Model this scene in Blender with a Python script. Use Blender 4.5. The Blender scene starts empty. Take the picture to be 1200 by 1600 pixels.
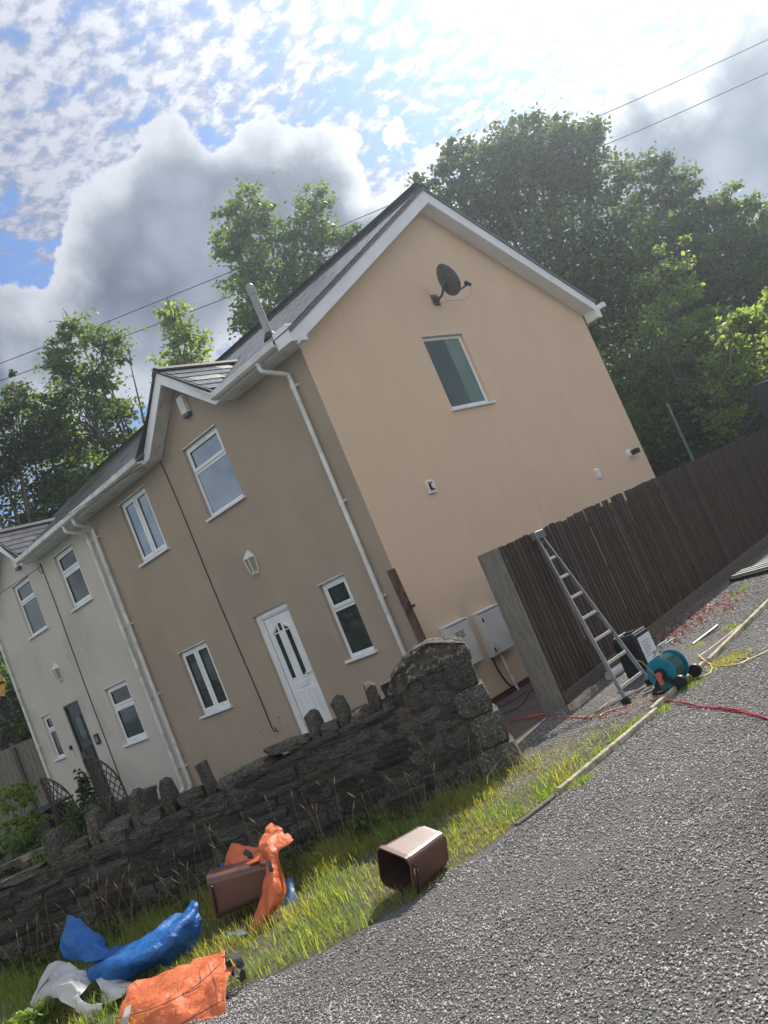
import bpy, math, random
import numpy as np
from mathutils import Vector, Matrix, Euler

# ------------------------------------------------------------------ camera, sky, sun, exposure
scene = bpy.context.scene
COL = scene.collection
YAW, PITCH, ROLL, FPX = math.radians(43.368), math.radians(5.693), math.radians(-22.829), 1398.5
CAM = Vector((8.4765, -8.6996, 1.4137))
_fw = Vector((-math.sin(YAW) * math.cos(PITCH), math.cos(YAW) * math.cos(PITCH), math.sin(PITCH)))
_r0 = Vector((math.cos(YAW), math.sin(YAW), 0)); _u0 = _r0.cross(_fw)
_rt = math.cos(ROLL) * _r0 + math.sin(ROLL) * _u0
_up = -math.sin(ROLL) * _r0 + math.cos(ROLL) * _u0
cd = bpy.data.cameras.new('camera'); cam = bpy.data.objects.new('camera', cd); COL.objects.link(cam)
cam.matrix_world = Matrix(((_rt.x, _up.x, -_fw.x, CAM.x), (_rt.y, _up.y, -_fw.y, CAM.y), (_rt.z, _up.z, -_fw.z, CAM.z), (0, 0, 0, 1)))
cd.sensor_fit = 'VERTICAL'; cd.sensor_height = 36.0; cd.lens = 36.0 * FPX / 1600.0
cd.clip_start = 0.05; cd.clip_end = 3000
scene.camera = cam

SUN_EL, SUN_AZ = math.radians(42), math.radians(-13)      # azimuth from +Y towards +X
SUN = Vector((math.sin(SUN_AZ) * math.cos(SUN_EL), math.cos(SUN_AZ) * math.cos(SUN_EL), math.sin(SUN_EL)))
world = bpy.data.worlds.new('World'); scene.world = world; world.use_nodes = True
world.cycles.sampling_method = 'MANUAL'; world.cycles.sample_map_resolution = 512
wt = world.node_tree; wt.nodes.clear()
sl = bpy.data.lights.new('sun', 'SUN'); sl.energy = 4.6; sl.angle = math.radians(0.55); sl.color = (1.0, 0.93, 0.82)
so = bpy.data.objects.new('sun', sl); COL.objects.link(so); so.location = (0, 20, 30)
so.rotation_mode = 'QUATERNION'; so.rotation_quaternion = SUN.to_track_quat('Z', 'Y')
vs = scene.view_settings
vs.view_transform = 'Standard'; vs.look = 'None'; vs.gamma = 1.0; vs.exposure = 0.60; vs.use_curve_mapping = False

def W(kind, **kw):
    n = wt.nodes.new(kind)
    for k, v in kw.items(): setattr(n, k, v)
    return n
def wlink(a, b): wt.links.new(a, b)
def wm(op, a, b=None, c=None, clamp=False):
    n = W('ShaderNodeMath', operation=op, use_clamp=clamp)
    for i, v in enumerate((a, b, c)):
        if v is None: continue
        if isinstance(v, (int, float)): n.inputs[i].default_value = v
        else: wlink(v, n.inputs[i])
    return n.outputs[0]
def wv(op, a, b=None):
    n = W('ShaderNodeVectorMath', operation=op)
    for i, v in enumerate((a, b)):
        if v is None: continue
        if isinstance(v, (tuple, list, Vector)): n.inputs[i].default_value = tuple(v)
        else: wlink(v, n.inputs[i])
    return n
def wramp(x, lo, hi, a=0.0, b=1.0):
    n = W('ShaderNodeMapRange', interpolation_type='SMOOTHSTEP'); wlink(x, n.inputs[0])
    for i, v in zip((1, 2, 3, 4), (lo, hi, a, b)): n.inputs[i].default_value = v
    return n.outputs[0]
def wmix(f, a, b):
    n = W('ShaderNodeMix', data_type='RGBA', clamp_factor=True)
    if isinstance(f, (int, float)): n.inputs[0].default_value = f
    else: wlink(f, n.inputs[0])
    for i, v in ((6, a), (7, b)):
        if isinstance(v, tuple): n.inputs[i].default_value = (*v, 1)
        else: wlink(v, n.inputs[i])
    return n.outputs[2]
def wnoise(vec, scale, detail=4, rough=0.55, dist=0.0):
    n = W('ShaderNodeTexNoise'); wlink(vec, n.inputs['Vector'])
    n.inputs['Scale'].default_value = scale; n.inputs['Detail'].default_value = detail
    n.inputs['Roughness'].default_value = rough; n.inputs['Distortion'].default_value = dist
    return n
sky = W('ShaderNodeTexSky', sky_type='NISHITA'); sky.sun_disc = False
sky.sun_elevation = SUN_EL; sky.sun_rotation = SUN_AZ
sky.air_density = 1.0; sky.dust_density = 0.6; sky.ozone_density = 1.4
tc = W('ShaderNodeTexCoord'); DIR = wv('NORMALIZE', tc.outputs['Generated']).outputs[0]
sep = W('ShaderNodeSeparateXYZ'); wlink(DIR, sep.inputs[0])
zc = wm('ADD', wm('MAXIMUM', sep.outputs[2], 0.0), 0.10)
pl = W('ShaderNodeCombineXYZ'); wlink(wm('DIVIDE', sep.outputs[0], zc), pl.inputs[0]); wlink(wm('DIVIDE', sep.outputs[1], zc), pl.inputs[1])
PL = pl.outputs[0]
sd = wm('MAXIMUM', wv('DOT_PRODUCT', DIR, tuple(SUN)).outputs['Value'], 0.0)
glow = wm('POWER', sd, 14.0); glow2 = wm('POWER', sd, 5.0)
# altocumulus: small puffs
wob = wv('SCALE', wv('SUBTRACT', wnoise(PL, 5.0, 3, 0.5).outputs['Color'], (0.5, 0.5, 0.5)).outputs[0]); wob.inputs['Scale'].default_value = 0.06
PW = wv('ADD', PL, wob.outputs[0]).outputs[0]
av = W('ShaderNodeTexVoronoi', feature='SMOOTH_F1'); wlink(PW, av.inputs['Vector']); av.inputs['Scale'].default_value = 27.0; av.inputs['Smoothness'].default_value = 0.55
n1 = wnoise(PL, 32.0, 5, 0.6, 0.2); n2 = wnoise(PL, 2.0, 4, 0.55, 0.4)
a1 = wm('ADD', wm('ADD', wm('MULTIPLY', wm('SUBTRACT', 0.62, av.outputs['Distance']), 0.85), wm('MULTIPLY', wm('SUBTRACT', n2.outputs[0], 0.5), 1.5)), wm('MULTIPLY', wm('SUBTRACT', n1.outputs[0], 0.5), 0.75))
# a thinner patch of sky low between the banks, as in the photograph
a1 = wm('SUBTRACT', a1, wm('MULTIPLY', wramp(wv('DISTANCE', DIR, Vector((-0.455, 0.765, 0.46)).normalized()).outputs['Value'], 0.15, 0.0), 0.30))
a1 = wm('SUBTRACT', a1, wm('MULTIPLY', wramp(wv('DISTANCE', DIR, Vector((-0.785, 0.44, 0.44)).normalized()).outputs['Value'], 0.12, 0.0), 0.7))
a1 = wm('ADD', a1, wm('MULTIPLY', glow2, 0.05))
alto = wramp(a1, -0.24, 0.16)
# cumulus banks: puffy masses, where the photograph has them and by noise elsewhere
n3 = wnoise(DIR, 6.0, 10, 0.58, 0.1); n4 = wnoise(DIR, 1.7, 3, 0.5); n5 = wnoise(DIR, 3.0, 3, 0.5)
def blob(c, r):
    d = wv('DISTANCE', DIR, Vector(c).normalized()).outputs['Value']
    return wm('MULTIPLY', wm('SUBTRACT', r, d), 1.0 / 0.11)
field = None
def dpx(u, v):
    d = (u - 600) / FPX * _rt - (v - 800) / FPX * _up + _fw; return d.normalized()
BL = [((410, 275), 0.042), ((350, 285), 0.028), ((455, 258), 0.032), ((500, 262), 0.040), ((545, 285), 0.036), ((500, 340), 0.09), ((400, 360), 0.10), ((290, 400), 0.10), ((200, 450), 0.10), ((120, 450), 0.065), ((60, 560), 0.075), ((-60, 600), 0.10),
      ((620, 215), 0.026), ((605, 250), 0.035), ((640, 290), 0.045), ((690, 250), 0.032), ((600, 420), 0.12), ((240, 350), 0.035), ((730, 240), 0.02),
      ((1025, 140), 0.034), ((1010, 195), 0.052), ((1060, 260), 0.07), ((1175, 120), 0.055), ((1200, 220), 0.085), ((1130, 300), 0.09), ((1260, 330), 0.12), ((1010, 250), 0.05), ((900, 420), 0.12), ((1250, 160), 0.05)]
for c, r in BL:
    b = blob(dpx(*c), r)
    field = b if field is None else wm('SMOOTH_MAX', field, b, 0.30)
vo = W('ShaderNodeTexVoronoi', feature='SMOOTH_F1'); wsc = wv('SCALE', n3.outputs['Color']); wsc.inputs['Scale'].default_value = 0.07
wlink(wv('ADD', DIR, wsc.outputs[0]).outputs[0], vo.inputs['Vector'])
vo.inputs['Scale'].default_value = 22.0; vo.inputs['Smoothness'].default_value = 0.35
puff = wm('MULTIPLY', wm('SUBTRACT', 0.45, vo.outputs['Distance']), 0.34)
nn = wm('ADD', wm('MULTIPLY', wm('SUBTRACT', n3.outputs[0], 0.5), 2.1), puff)
else_f = wm('MULTIPLY', wm('SUBTRACT', n4.outputs[0], 0.60), 5.0)     # banks elsewhere in the sky
inview = wramp(wv('DISTANCE', DIR, tuple(dpx(600, 300))).outputs['Value'], 0.55, 0.85)
else_f = wm('SUBTRACT', else_f, wm('MULTIPLY', wm('SUBTRACT', 1.0, inview), 4.0))
field = wm('MAXIMUM', wm('MAXIMUM', field, else_f), -1.2)
cf = wm('ADD', field, wm('MULTIPLY', nn, 0.95))
cmask = wramp(cf, 0.0, 0.06)
core = wramp(wm('ADD', cf, wm('MULTIPLY', wm('SUBTRACT', n5.outputs[0], 0.5), 1.2)), -0.12, 0.60)
# cloud colours (radiance before the strength); clouds facing the sun from behind the viewer are white, raised to add fill light; those before it grey
front_lit = wramp(sd, 0.55, 0.0)
altoc = wmix(glow2, (2.95, 3.1, 3.8), (4.7, 4.9, 5.5))
altoc = wmix(front_lit, altoc, (8.6, 8.4, 8.1))
gl = W('ShaderNodeCombineXYZ'); g3 = wm('MULTIPLY', glow, 7.0)
for i in range(3): wlink(g3, gl.inputs[i])
altob = wv('ADD', altoc, gl.outputs[0]).outputs[0]
shade = wmix(wramp(wm('ADD', n1.outputs[0], wm('MULTIPLY', a1, 0.35)), 0.40, 0.74), (0.50, 0.55, 0.68), (1.0, 1.0, 1.0))
altob = wv('MULTIPLY', altob, shade).outputs[0]
edgec = wmix(glow2, (3.9, 4.1, 4.6), (5.7, 5.9, 6.2))
edgec = wmix(front_lit, edgec, (11.0, 10.7, 10.2))
edgec = wv('ADD', edgec, gl.outputs[0]).outputs[0]
corec = wmix(wramp(wm('ADD', n3.outputs[0], puff), 0.36, 0.80), (0.82, 1.06, 1.5), (2.1, 2.4, 3.0))
corec = wmix(front_lit, corec, (11.5, 11.1, 10.4))
skyb = wv('MULTIPLY', sky.outputs[0], (0.50, 0.70, 0.95)).outputs[0]
thin = wmix(wm('ADD', 0.05, wm('MULTIPLY', glow2, 0.20)), skyb, altob)
c1 = wmix(alto, thin, altob)
c2 = wmix(cmask, c1, wmix(core, edgec, corec))
bg = W('ShaderNodeBackground'); wlink(c2, bg.inputs[0]); bg.inputs[1].default_value = 0.1
wo = W('ShaderNodeOutputWorld'); wlink(bg.outputs[0], wo.inputs[0])

# ------------------------------------------------------------------ helpers
R = random.Random(7); NR = np.random.default_rng(11)
def P(u, v, D):
    """A point of the place at depth D metres from the photographer's position."""
    return CAM + ((u - 600) / FPX * _rt - (v - 800) / FPX * _up + _fw) * D
def PZ(u, v, z):
    d = (u - 600) / FPX * _rt - (v - 800) / FPX * _up + _fw
    return CAM + d * ((z - CAM.z) / d.z)
MATS = {}
def objrand(m, lo, hi):
    t = m.node_tree; b = t.nodes['Principled BSDF']; src = b.inputs['Base Color'].links[0].from_socket
    oi = t.nodes.new('ShaderNodeObjectInfo'); r = t.nodes.new('ShaderNodeMapRange'); t.links.new(oi.outputs['Random'], r.inputs[0]); r.inputs[3].default_value = lo; r.inputs[4].default_value = hi
    h = t.nodes.new('ShaderNodeHueSaturation'); t.links.new(r.outputs[0], h.inputs['Value']); t.links.new(src, h.inputs['Color']); t.links.new(h.outputs[0], b.inputs['Base Color']); return m
def mat(name, col, rough=0.8, col2=None, scale=6.0, bump=0.0, bscale=40.0, metal=0.0, spec=0.5, detail=6, lo=0.35, hi=0.68, coord='Object', transl=None, stretch=None, dist=0.0, streak=0.0, col3=None, scale3=1.5, coat=0.0, bdist=0.02, island=0.0):
    if name in MATS: return MATS[name]
    m = bpy.data.materials.new(name); m.use_nodes = True; MATS[name] = m
    t = m.node_tree; N = t.nodes; L = t.links
    b = N['Principled BSDF']; out = N['Material Output']
    b.inputs['Roughness'].default_value = rough; b.inputs['Metallic'].default_value = metal
    b.inputs['Specular IOR Level'].default_value = spec; b.inputs['Coat Weight'].default_value = coat
    b.inputs['Base Color'].default_value = (*col, 1)
    co = N.new('ShaderNodeTexCoord'); vec = co.outputs[coord]
    if coord == 'World':
        pass
    if stretch:
        mp = N.new('ShaderNodeMapping'); L.new(vec, mp.inputs[0]); mp.inputs['Scale'].default_value = stretch; vec = mp.outputs[0]
    csock = None
    def mix(f, a, c):
        x = N.new('ShaderNodeMix'); x.data_type = 'RGBA'; L.new(f, x.inputs[0])
        for i, v in ((6, a), (7, c)):
            if isinstance(v, tuple): x.inputs[i].default_value = (*v, 1)
            else: L.new(v, x.inputs[i])
        return x.outputs[2]
    def noise(s, d=detail, ds=dist):
        n = N.new('ShaderNodeTexNoise'); L.new(vec, n.inputs['Vector']); n.inputs['Scale'].default_value = s
        n.inputs['Detail'].default_value = d; n.inputs['Distortion'].default_value = ds; return n.outputs[0]
    def ramp(x, l, h):
        r = N.new('ShaderNodeMapRange'); r.interpolation_type = 'SMOOTHSTEP'; L.new(x, r.inputs[0]); r.inputs[1].default_value = l; r.inputs[2].default_value = h; return r.outputs[0]
    if col2: csock = mix(ramp(noise(scale), lo, hi), col, col2)
    if col3: csock = mix(ramp(noise(scale3, 5), 0.52, 0.66), csock if csock else col, col3)
    if streak:
        mp2 = N.new('ShaderNodeMapping'); L.new(co.outputs[coord], mp2.inputs[0]); mp2.inputs['Scale'].default_value = (3.2, 3.2, .22)
        n_ = N.new('ShaderNodeTexNoise'); L.new(mp2.outputs[0], n_.inputs['Vector']); n_.inputs['Scale'].default_value = 2.2; n_.inputs['Detail'].default_value = 7
        sp_ = N.new('ShaderNodeTexNoise'); L.new(co.outputs[coord], sp_.inputs['Vector']); sp_.inputs['Scale'].default_value = 55; sp_.inputs['Detail'].default_value = 3
        csock = mix(ramp(n_.outputs[0], .50, .80), csock, tuple(c * (1 - streak) for c in col)); csock = mix(ramp(sp_.outputs[0], .56, .74), csock, tuple(c * (1 - streak * .6) for c in col))
    if island:
        g = N.new('ShaderNodeNewGeometry'); hs = N.new('ShaderNodeHueSaturation')
        r1 = N.new('ShaderNodeMapRange'); L.new(g.outputs['Random Per Island'], r1.inputs[0]); r1.inputs[3].default_value = 1 - island; r1.inputs[4].default_value = 1 + island
        r2 = N.new('ShaderNodeMapRange'); L.new(g.outputs['Random Per Island'], r2.inputs[0]); r2.inputs[3].default_value = 0.5 + island * 0.05; r2.inputs[4].default_value = 0.5 - island * 0.05
        L.new(r1.outputs[0], hs.inputs['Value']); L.new(r2.outputs[0], hs.inputs['Hue'])
        if csock: L.new(csock, hs.inputs['Color'])
        else: hs.inputs['Color'].default_value = (*col, 1)
        csock = hs.outputs[0]
    if csock: L.new(csock, b.inputs['Base Color'])
    if bump:
        bp = N.new('ShaderNodeBump'); bp.inputs['Strength'].default_value = bump; bp.inputs['Distance'].default_value = bdist
        L.new(noise(bscale, 5), bp.inputs['Height']); L.new(bp.outputs[0], b.inputs['Normal'])
    if transl:
        tr = N.new('ShaderNodeBsdfTranslucent'); tr.inputs[0].default_value = (*transl[0], 1)
        if csock:
            mm = N.new('ShaderNodeMix'); mm.data_type = 'RGBA'; mm.blend_type = 'MULTIPLY'; mm.inputs[0].default_value = 1.0
            L.new(csock, mm.inputs[6]); mm.inputs[7].default_value = tuple(transl[0][i] / max(col[i], 1e-3) for i in range(3)) + (1,)
            L.new(mm.outputs[2], tr.inputs[0])
        ms = N.new('ShaderNodeMixShader'); ms.inputs[0].default_value = transl[1]
        L.new(b.outputs[0], ms.inputs[1]); L.new(tr.outputs[0], ms.inputs[2]); L.new(ms.outputs[0], out.inputs[0])
    return m

def worg(o):
    v = Vector((0, 0, 0))
    while o is not None: v = v + o.location; o = o.parent
    return v
class MB:
    """Collects pieces given in world coordinates; build() links them as one mesh object."""
    def __init__(s): s.v = []; s.f = []; s.mi = []
    def add(s, vs, fs, m=0):
        b = len(s.v); s.v += [tuple(x) for x in vs]; s.f += [tuple(i + b for i in f) for f in fs]; s.mi += [m] * len(fs); return s
    def box(s, a, b, m=0):
        x0, y0, z0 = (min(a[i], b[i]) for i in range(3)); x1, y1, z1 = (max(a[i], b[i]) for i in range(3))
        return s.add([(x0, y0, z0), (x1, y0, z0), (x1, y1, z0), (x0, y1, z0), (x0, y0, z1), (x1, y0, z1), (x1, y1, z1), (x0, y1, z1)],
              [(0, 3, 2, 1), (4, 5, 6, 7), (0, 1, 5, 4), (1, 2, 6, 5), (2, 3, 7, 6), (3, 0, 4, 7)], m)
    def obox(s, c, ax, ay, az, m=0):
        c, ax, ay, az = map(Vector, (c, ax, ay, az))
        vs = [c + sx * ax + sy * ay + sz * az for sz in (-1, 1) for sx, sy in ((-1, -1), (1, -1), (1, 1), (-1, 1))]
        return s.add(vs, [(0, 3, 2, 1), (4, 5, 6, 7), (0, 1, 5, 4), (1, 2, 6, 5), (2, 3, 7, 6), (3, 0, 4, 7)], m)
    def prism(s, poly, d, m=0):
        d = Vector(d); n = len(poly); a = [Vector(p) for p in poly]; vs = a + [p + d for p in a]
        return s.add(vs, [tuple(range(n - 1, -1, -1)), tuple(range(n, 2 * n))] + [(i, (i + 1) % n, n + (i + 1) % n, n + i) for i in range(n)], m)
    def bar(s, a, b, w, h, up=(0, 0, 1), m=0):
        a, b = Vector(a), Vector(b); d = (b - a); L = d.length; d.normalize(); x = d.cross(Vector(up)).normalized(); y = x.cross(d)
        return s.obox((a + b) / 2, x * w / 2, d * L / 2, y * h / 2, m)
    def tube(s, pts, r, n=8, cap=True, m=0):
        pts = [Vector(p) for p in pts]; rs = r if isinstance(r, (list, tuple)) else [r] * len(pts)
        base = len(s.v); ref = None
        for i, p in enumerate(pts):
            d = (pts[min(i + 1, len(pts) - 1)] - pts[max(i - 1, 0)]).normalized()
            if ref is None: ref = Vector((0, 0, 1)) if abs(d.z) < 0.9 else Vector((1, 0, 0))
            x = (ref - d * ref.dot(d)).normalized(); y = d.cross(x); ref = x
            for k in range(n):
                a = 2 * math.pi * k / n; s.v.append(tuple(p + (x * math.cos(a) + y * math.sin(a)) * rs[i]))
        for i in range(len(pts) - 1):
            for k in range(n):
                s.f.append((base + i * n + k, base + i * n + (k + 1) % n, base + (i + 1) * n + (k + 1) % n, base + (i + 1) * n + k)); s.mi.append(m)
        if cap:
            s.f.append(tuple(base + k for k in range(n - 1, -1, -1))); e = base + (len(pts) - 1) * n
            s.f.append(tuple(e + k for k in range(n))); s.mi += [m, m]
        return s
    def build(s, name, m, parent=None, smooth=False, bevel=0.0, seg=1, **props):
        o0 = worg(parent); me = bpy.data.meshes.new(name)
        me.from_pydata([(x - o0.x, y - o0.y, z - o0.z) for x, y, z in s.v], [], s.f)
        for mm in (m if isinstance(m, (list, tuple)) else [m]): me.materials.append(mm)
        if isinstance(m, (list, tuple)): me.polygons.foreach_set('material_index', s.mi)
        if smooth: me.polygons.foreach_set('use_smooth', [True] * len(me.polygons))
        me.update()
        o = bpy.data.objects.new(name, me); COL.objects.link(o); o.parent = parent
        if bevel:
            bv = o.modifiers.new('bevel', 'BEVEL'); bv.width = bevel; bv.segments = seg; bv.limit_method = 'ANGLE'
        for k, v in props.items(): o[k] = v
        return o
def npmesh(name, V, F, m, parent=None, smooth=False):
    """V (n,3) world coordinates, F (k,3|4) faces, as one mesh object."""
    o0 = worg(parent); V = np.asarray(V, np.float32) - np.array(o0, np.float32); F = np.asarray(F, np.int32)
    me = bpy.data.meshes.new(name); me.vertices.add(len(V)); me.vertices.foreach_set('co', V.ravel())
    k = F.shape[1]; me.loops.add(F.size); me.loops.foreach_set('vertex_index', F.ravel())
    me.polygons.add(len(F)); me.polygons.foreach_set('loop_start', np.arange(len(F), dtype=np.int32) * k)
    me.materials.append(m)
    if smooth: me.polygons.foreach_set('use_smooth', np.ones(len(F), bool))
    me.update(calc_edges=True)
    o = bpy.data.objects.new(name, me); COL.objects.link(o); o.parent = parent
    return o
def thing(name, label, cat, loc=(0, 0, 0), group=None):
    o = bpy.data.objects.new(name, None); COL.objects.link(o); o.location = loc; o.empty_display_size = 0.1
    o['label'] = label; o['category'] = cat
    if group: o['group'] = group
    return o
def tag(o, label=None, cat=None, group=None, kind=None):
    for k, v in (('label', label), ('category', cat), ('group', group), ('kind', kind)):
        if v: o[k] = v
    return o
def piece(name, mesh, parent, loc, rot=(0, 0, 0), scale=(1, 1, 1)):
    o = bpy.data.objects.new(name, mesh); COL.objects.link(o); o.parent = parent
    o.location = Vector(loc) - worg(parent); o.rotation_euler = rot; o.scale = scale
    return o
def spline(pts, n=8):
    pts = [Vector(p) for p in pts]; q = [pts[0]] + pts + [pts[-1]]; out = []
    for i in range(1, len(q) - 2):
        p0, p1, p2, p3 = q[i - 1:i + 3]
        for k in range(n):
            t = k / n; out.append(0.5 * ((2 * p1) + (p2 - p0) * t + (2 * p0 - 5 * p1 + 4 * p2 - p3) * t * t + (3 * p1 - p0 - 3 * p2 + p3) * t ** 3))
    out.append(pts[-1]); return out

# ------------------------------------------------------------------ materials
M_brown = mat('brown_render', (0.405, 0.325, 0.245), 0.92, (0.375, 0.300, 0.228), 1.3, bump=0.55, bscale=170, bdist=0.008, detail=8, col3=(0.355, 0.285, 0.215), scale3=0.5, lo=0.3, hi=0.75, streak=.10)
M_gable_lit = mat('lit_gable_render', (0.73, 0.55, 0.385), 0.92, (0.69, 0.515, 0.36), 1.3, bump=0.55, bscale=170, bdist=0.008, detail=8, col3=(0.70, 0.53, 0.37), scale3=0.5, lo=0.3, hi=0.75, streak=.07)  # house render lightened so the colour carries the gable's brighter light
M_white = mat('pale_render', (0.60, 0.555, 0.49), 0.92, (0.55, 0.51, 0.455), 1.1, bump=0.5, bscale=170, bdist=0.008, detail=8, col3=(0.49, 0.465, 0.41), scale3=0.8, lo=0.3, hi=0.75, streak=.09)
M_upvc = mat('white_upvc', (0.80, 0.82, 0.83), 0.35, (0.72, 0.74, 0.75), 3.0)
M_gut = mat('grey_white_plastic', (0.72, 0.72, 0.70), 0.4, (0.58, 0.58, 0.55), 4.0, col3=(0.5, 0.5, 0.46), scale3=5)
M_glass = mat('dark_glass', (0.012, 0.020, 0.022), 0.04, (0.030, 0.045, 0.046), 2.4, spec=0.45, coat=0.0)
M_blind = mat('blue_blind_glass', (0.13, 0.20, 0.28), 0.10, (0.19, 0.27, 0.35), 2.6, spec=0.9, coat=0.5)
M_frost = mat('green_frosted_glass', (0.045, 0.07, 0.06), 0.10, (0.065, 0.095, 0.082), 1.3, spec=0.45, coat=0.0)
M_frost2 = mat('pale_green_glass', (0.11, 0.18, 0.145), 0.10, (0.14, 0.21, 0.175), 2.0, spec=0.45, coat=0.0)  # paler green tone for one part of the gable pane
M_seal = mat('black_seal', (0.02, 0.02, 0.022), 0.6)
M_slate = mat('grey_slate', (0.055, 0.056, 0.060), 0.25, (0.10, 0.10, 0.105), 3.0, bump=0.3, bscale=30, spec=0.6)
M_slate2 = mat('weathered_slate', (0.075, 0.070, 0.066), 0.42, (0.12, 0.115, 0.105), 2.0, bump=0.4, bscale=30, spec=0.5)
M_ridge = mat('black_ridge_tile', (0.035, 0.035, 0.037), 0.7, (0.06, 0.058, 0.055), 6, bump=0.4)
M_brick = mat('red_plinth_brick', (0.20, 0.062, 0.042), 0.8, (0.13, 0.045, 0.035), 9, bump=0.4)
M_blk = mat('black_plastic', (0.010, 0.010, 0.011), 0.42, (0.018, 0.018, 0.02), 8, spec=.3)
M_wire = mat('black_wire', (0.02, 0.02, 0.022), 0.95, spec=0.1)
M_door = mat('dark_blue_door', (0.012, 0.022, 0.034), 0.35, (0.018, 0.03, 0.044), 5)
M_mortar = mat('dark_mortar', (0.045, 0.041, 0.035), 0.95, (0.095, 0.088, 0.075), 14, bump=1.0, bscale=45, bdist=.03)
STONE = [objrand(mat('rubble_stone_dark', (0.024, 0.022, 0.020), 0.92, (0.052, 0.047, 0.041), 2.6, bump=1.0, bscale=4.5, bdist=.035, col3=(0.115, 0.108, 0.092), scale3=7), .42, 1.55),
         objrand(mat('rubble_stone_brown', (0.034, 0.026, 0.020), 0.92, (0.064, 0.049, 0.037), 2.6, bump=1.0, bscale=4.5, bdist=.035, col3=(0.12, 0.108, 0.09), scale3=7), .42, 1.55),
         objrand(mat('rubble_stone_grey', (0.036, 0.035, 0.030), 0.92, (0.066, 0.063, 0.055), 2.6, bump=1.0, bscale=4.5, bdist=.035, col3=(0.15, 0.142, 0.12), scale3=7), .65, 1.35)]
M_cope = objrand(mat('lichen_coping_stone', (0.045, 0.040, 0.032), 0.92, (0.095, 0.086, 0.066), 2.6, bump=1.0, bscale=4.5, bdist=.035, col3=(0.19, 0.178, 0.135), scale3=7), .7, 1.3)
M_cap = mat('lichen_cap_stone', (0.036, 0.032, 0.028), 0.92, (0.085, 0.076, 0.062), 14, bump=1.0, bscale=22, bdist=.04, col3=(0.20, 0.185, 0.15), scale3=26)
M_fence = mat('dark_brown_fence', (0.060, 0.032, 0.021), 0.6, (0.036, 0.020, 0.014), 7, bump=0.5, bscale=18, stretch=(12, 12, 1), col3=(0.082, 0.048, 0.033), scale3=1.2)
objrand(M_fence, .7, 1.3)
M_fence2 = mat('brown_fence_worn', (0.085, 0.058, 0.045), 0.7, (0.05, 0.034, 0.027), 7, bump=0.5, bscale=18, stretch=(12, 12, 1))
M_post = mat('weathered_grey_timber', (0.23, 0.212, 0.18), 0.85, (0.155, 0.145, 0.125), 5, bump=0.6, bscale=20, stretch=(9, 9, 1.2), col3=(0.17, 0.165, 0.12), scale3=1.6)
M_gboard = mat('gravel_board_timber', (0.14, 0.115, 0.085), 0.85, (0.085, 0.07, 0.055), 5, bump=0.6, bscale=20, stretch=(3, 3, 9))
M_edge = mat('pale_edging_timber', (0.52, 0.46, 0.34), 0.85, (0.26, 0.235, 0.18), 14, bump=0.5, bscale=60, col3=(0.20, 0.21, 0.10), scale3=5)
M_alu = mat('dull_aluminium', (0.22, 0.22, 0.21), 0.5, (0.16, 0.16, 0.155), 30, metal=0.45)
M_hose_r = mat('red_hose', (0.42, 0.015, 0.05), 0.4); M_hose_o = mat('orange_hose', (0.70, 0.22, 0.06), 0.45)
M_hose_y = mat('yellow_hose', (0.62, 0.42, 0.10), 0.45); M_hose_b = mat('navy_hose', (0.03, 0.03, 0.12), 0.45)
M_teal = mat('teal_plastic', (0.0, 0.20, 0.30), 0.35, (0.0, 0.16, 0.25), 8)
M_bin = mat('brown_bin_plastic', (0.135, 0.062, 0.048), 0.38, (0.105, 0.048, 0.038), 5, bump=0.04, bscale=90, coat=0.1)
M_binin = mat('bin_inside', (0.045, 0.024, 0.02), 0.5)
def tarp(name, c, c2, k):
    return mat(name, c, 0.5, c2, 5, bump=0.7, bscale=14, bdist=0.03, transl=(tuple(k), 0.28), coat=0.1, detail=3, dist=0.8)
M_orange = tarp('orange_woven_bag', (0.78, 0.21, 0.075), (0.68, 0.165, 0.055), (0.95, 0.22, 0.05))
M_blue = tarp('blue_woven_bag', (0.015, 0.17, 0.50), (0.01, 0.12, 0.40), (0.02, 0.28, 0.75))
M_wbag = tarp('white_woven_bag', (0.72, 0.72, 0.70), (0.62, 0.62, 0.60), (0.7, 0.7, 0.68))
M_road = mat('chippings_road', (0.10, 0.096, 0.093), 0.95, (0.18, 0.175, 0.168), 90, bump=1.0, bscale=75, bdist=0.03, detail=3, col3=(0.10, 0.092, 0.085), scale3=0.9)
M_chip = mat('stone_chipping', (0.26, 0.252, 0.245), 0.65, (0.38, 0.37, 0.355), 1.1, island=0.6, spec=0.45, col3=(0.33, 0.30, 0.27), scale3=1.0)
M_soil = mat('verge_soil', (0.075, 0.062, 0.042), 0.95, (0.10, 0.095, 0.05), 5, bump=0.8, bscale=40, col3=(0.06, 0.085, 0.03), scale3=2)
M_slab = mat('brown_concrete_path', (0.11, 0.085, 0.065), 0.85, (0.075, 0.06, 0.048), 4, bump=0.3, bscale=50)
M_far = mat('field_ground', (0.05, 0.065, 0.03), 0.95, (0.07, 0.085, 0.04), 0.3)
M_bark = mat('bark', (0.10, 0.085, 0.068), 0.9, (0.15, 0.135, 0.11), 8, bump=0.8, bscale=20, stretch=(3, 3, 0.7))
def leafm(name, c, t, f=0.42, island=0.35):
    return mat(name, c, 0.55, None, transl=(t, f), island=island, spec=0.3)
L_dark = leafm('dark_oak_leaf', (0.068, 0.10, 0.034), (0.17, 0.25, 0.055))
L_mid = leafm('ash_leaf', (0.085, 0.135, 0.036), (0.25, 0.38, 0.055))
L_light = leafm('lime_leaf', (0.12, 0.175, 0.048), (0.40, 0.54, 0.09), 0.5)
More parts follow.
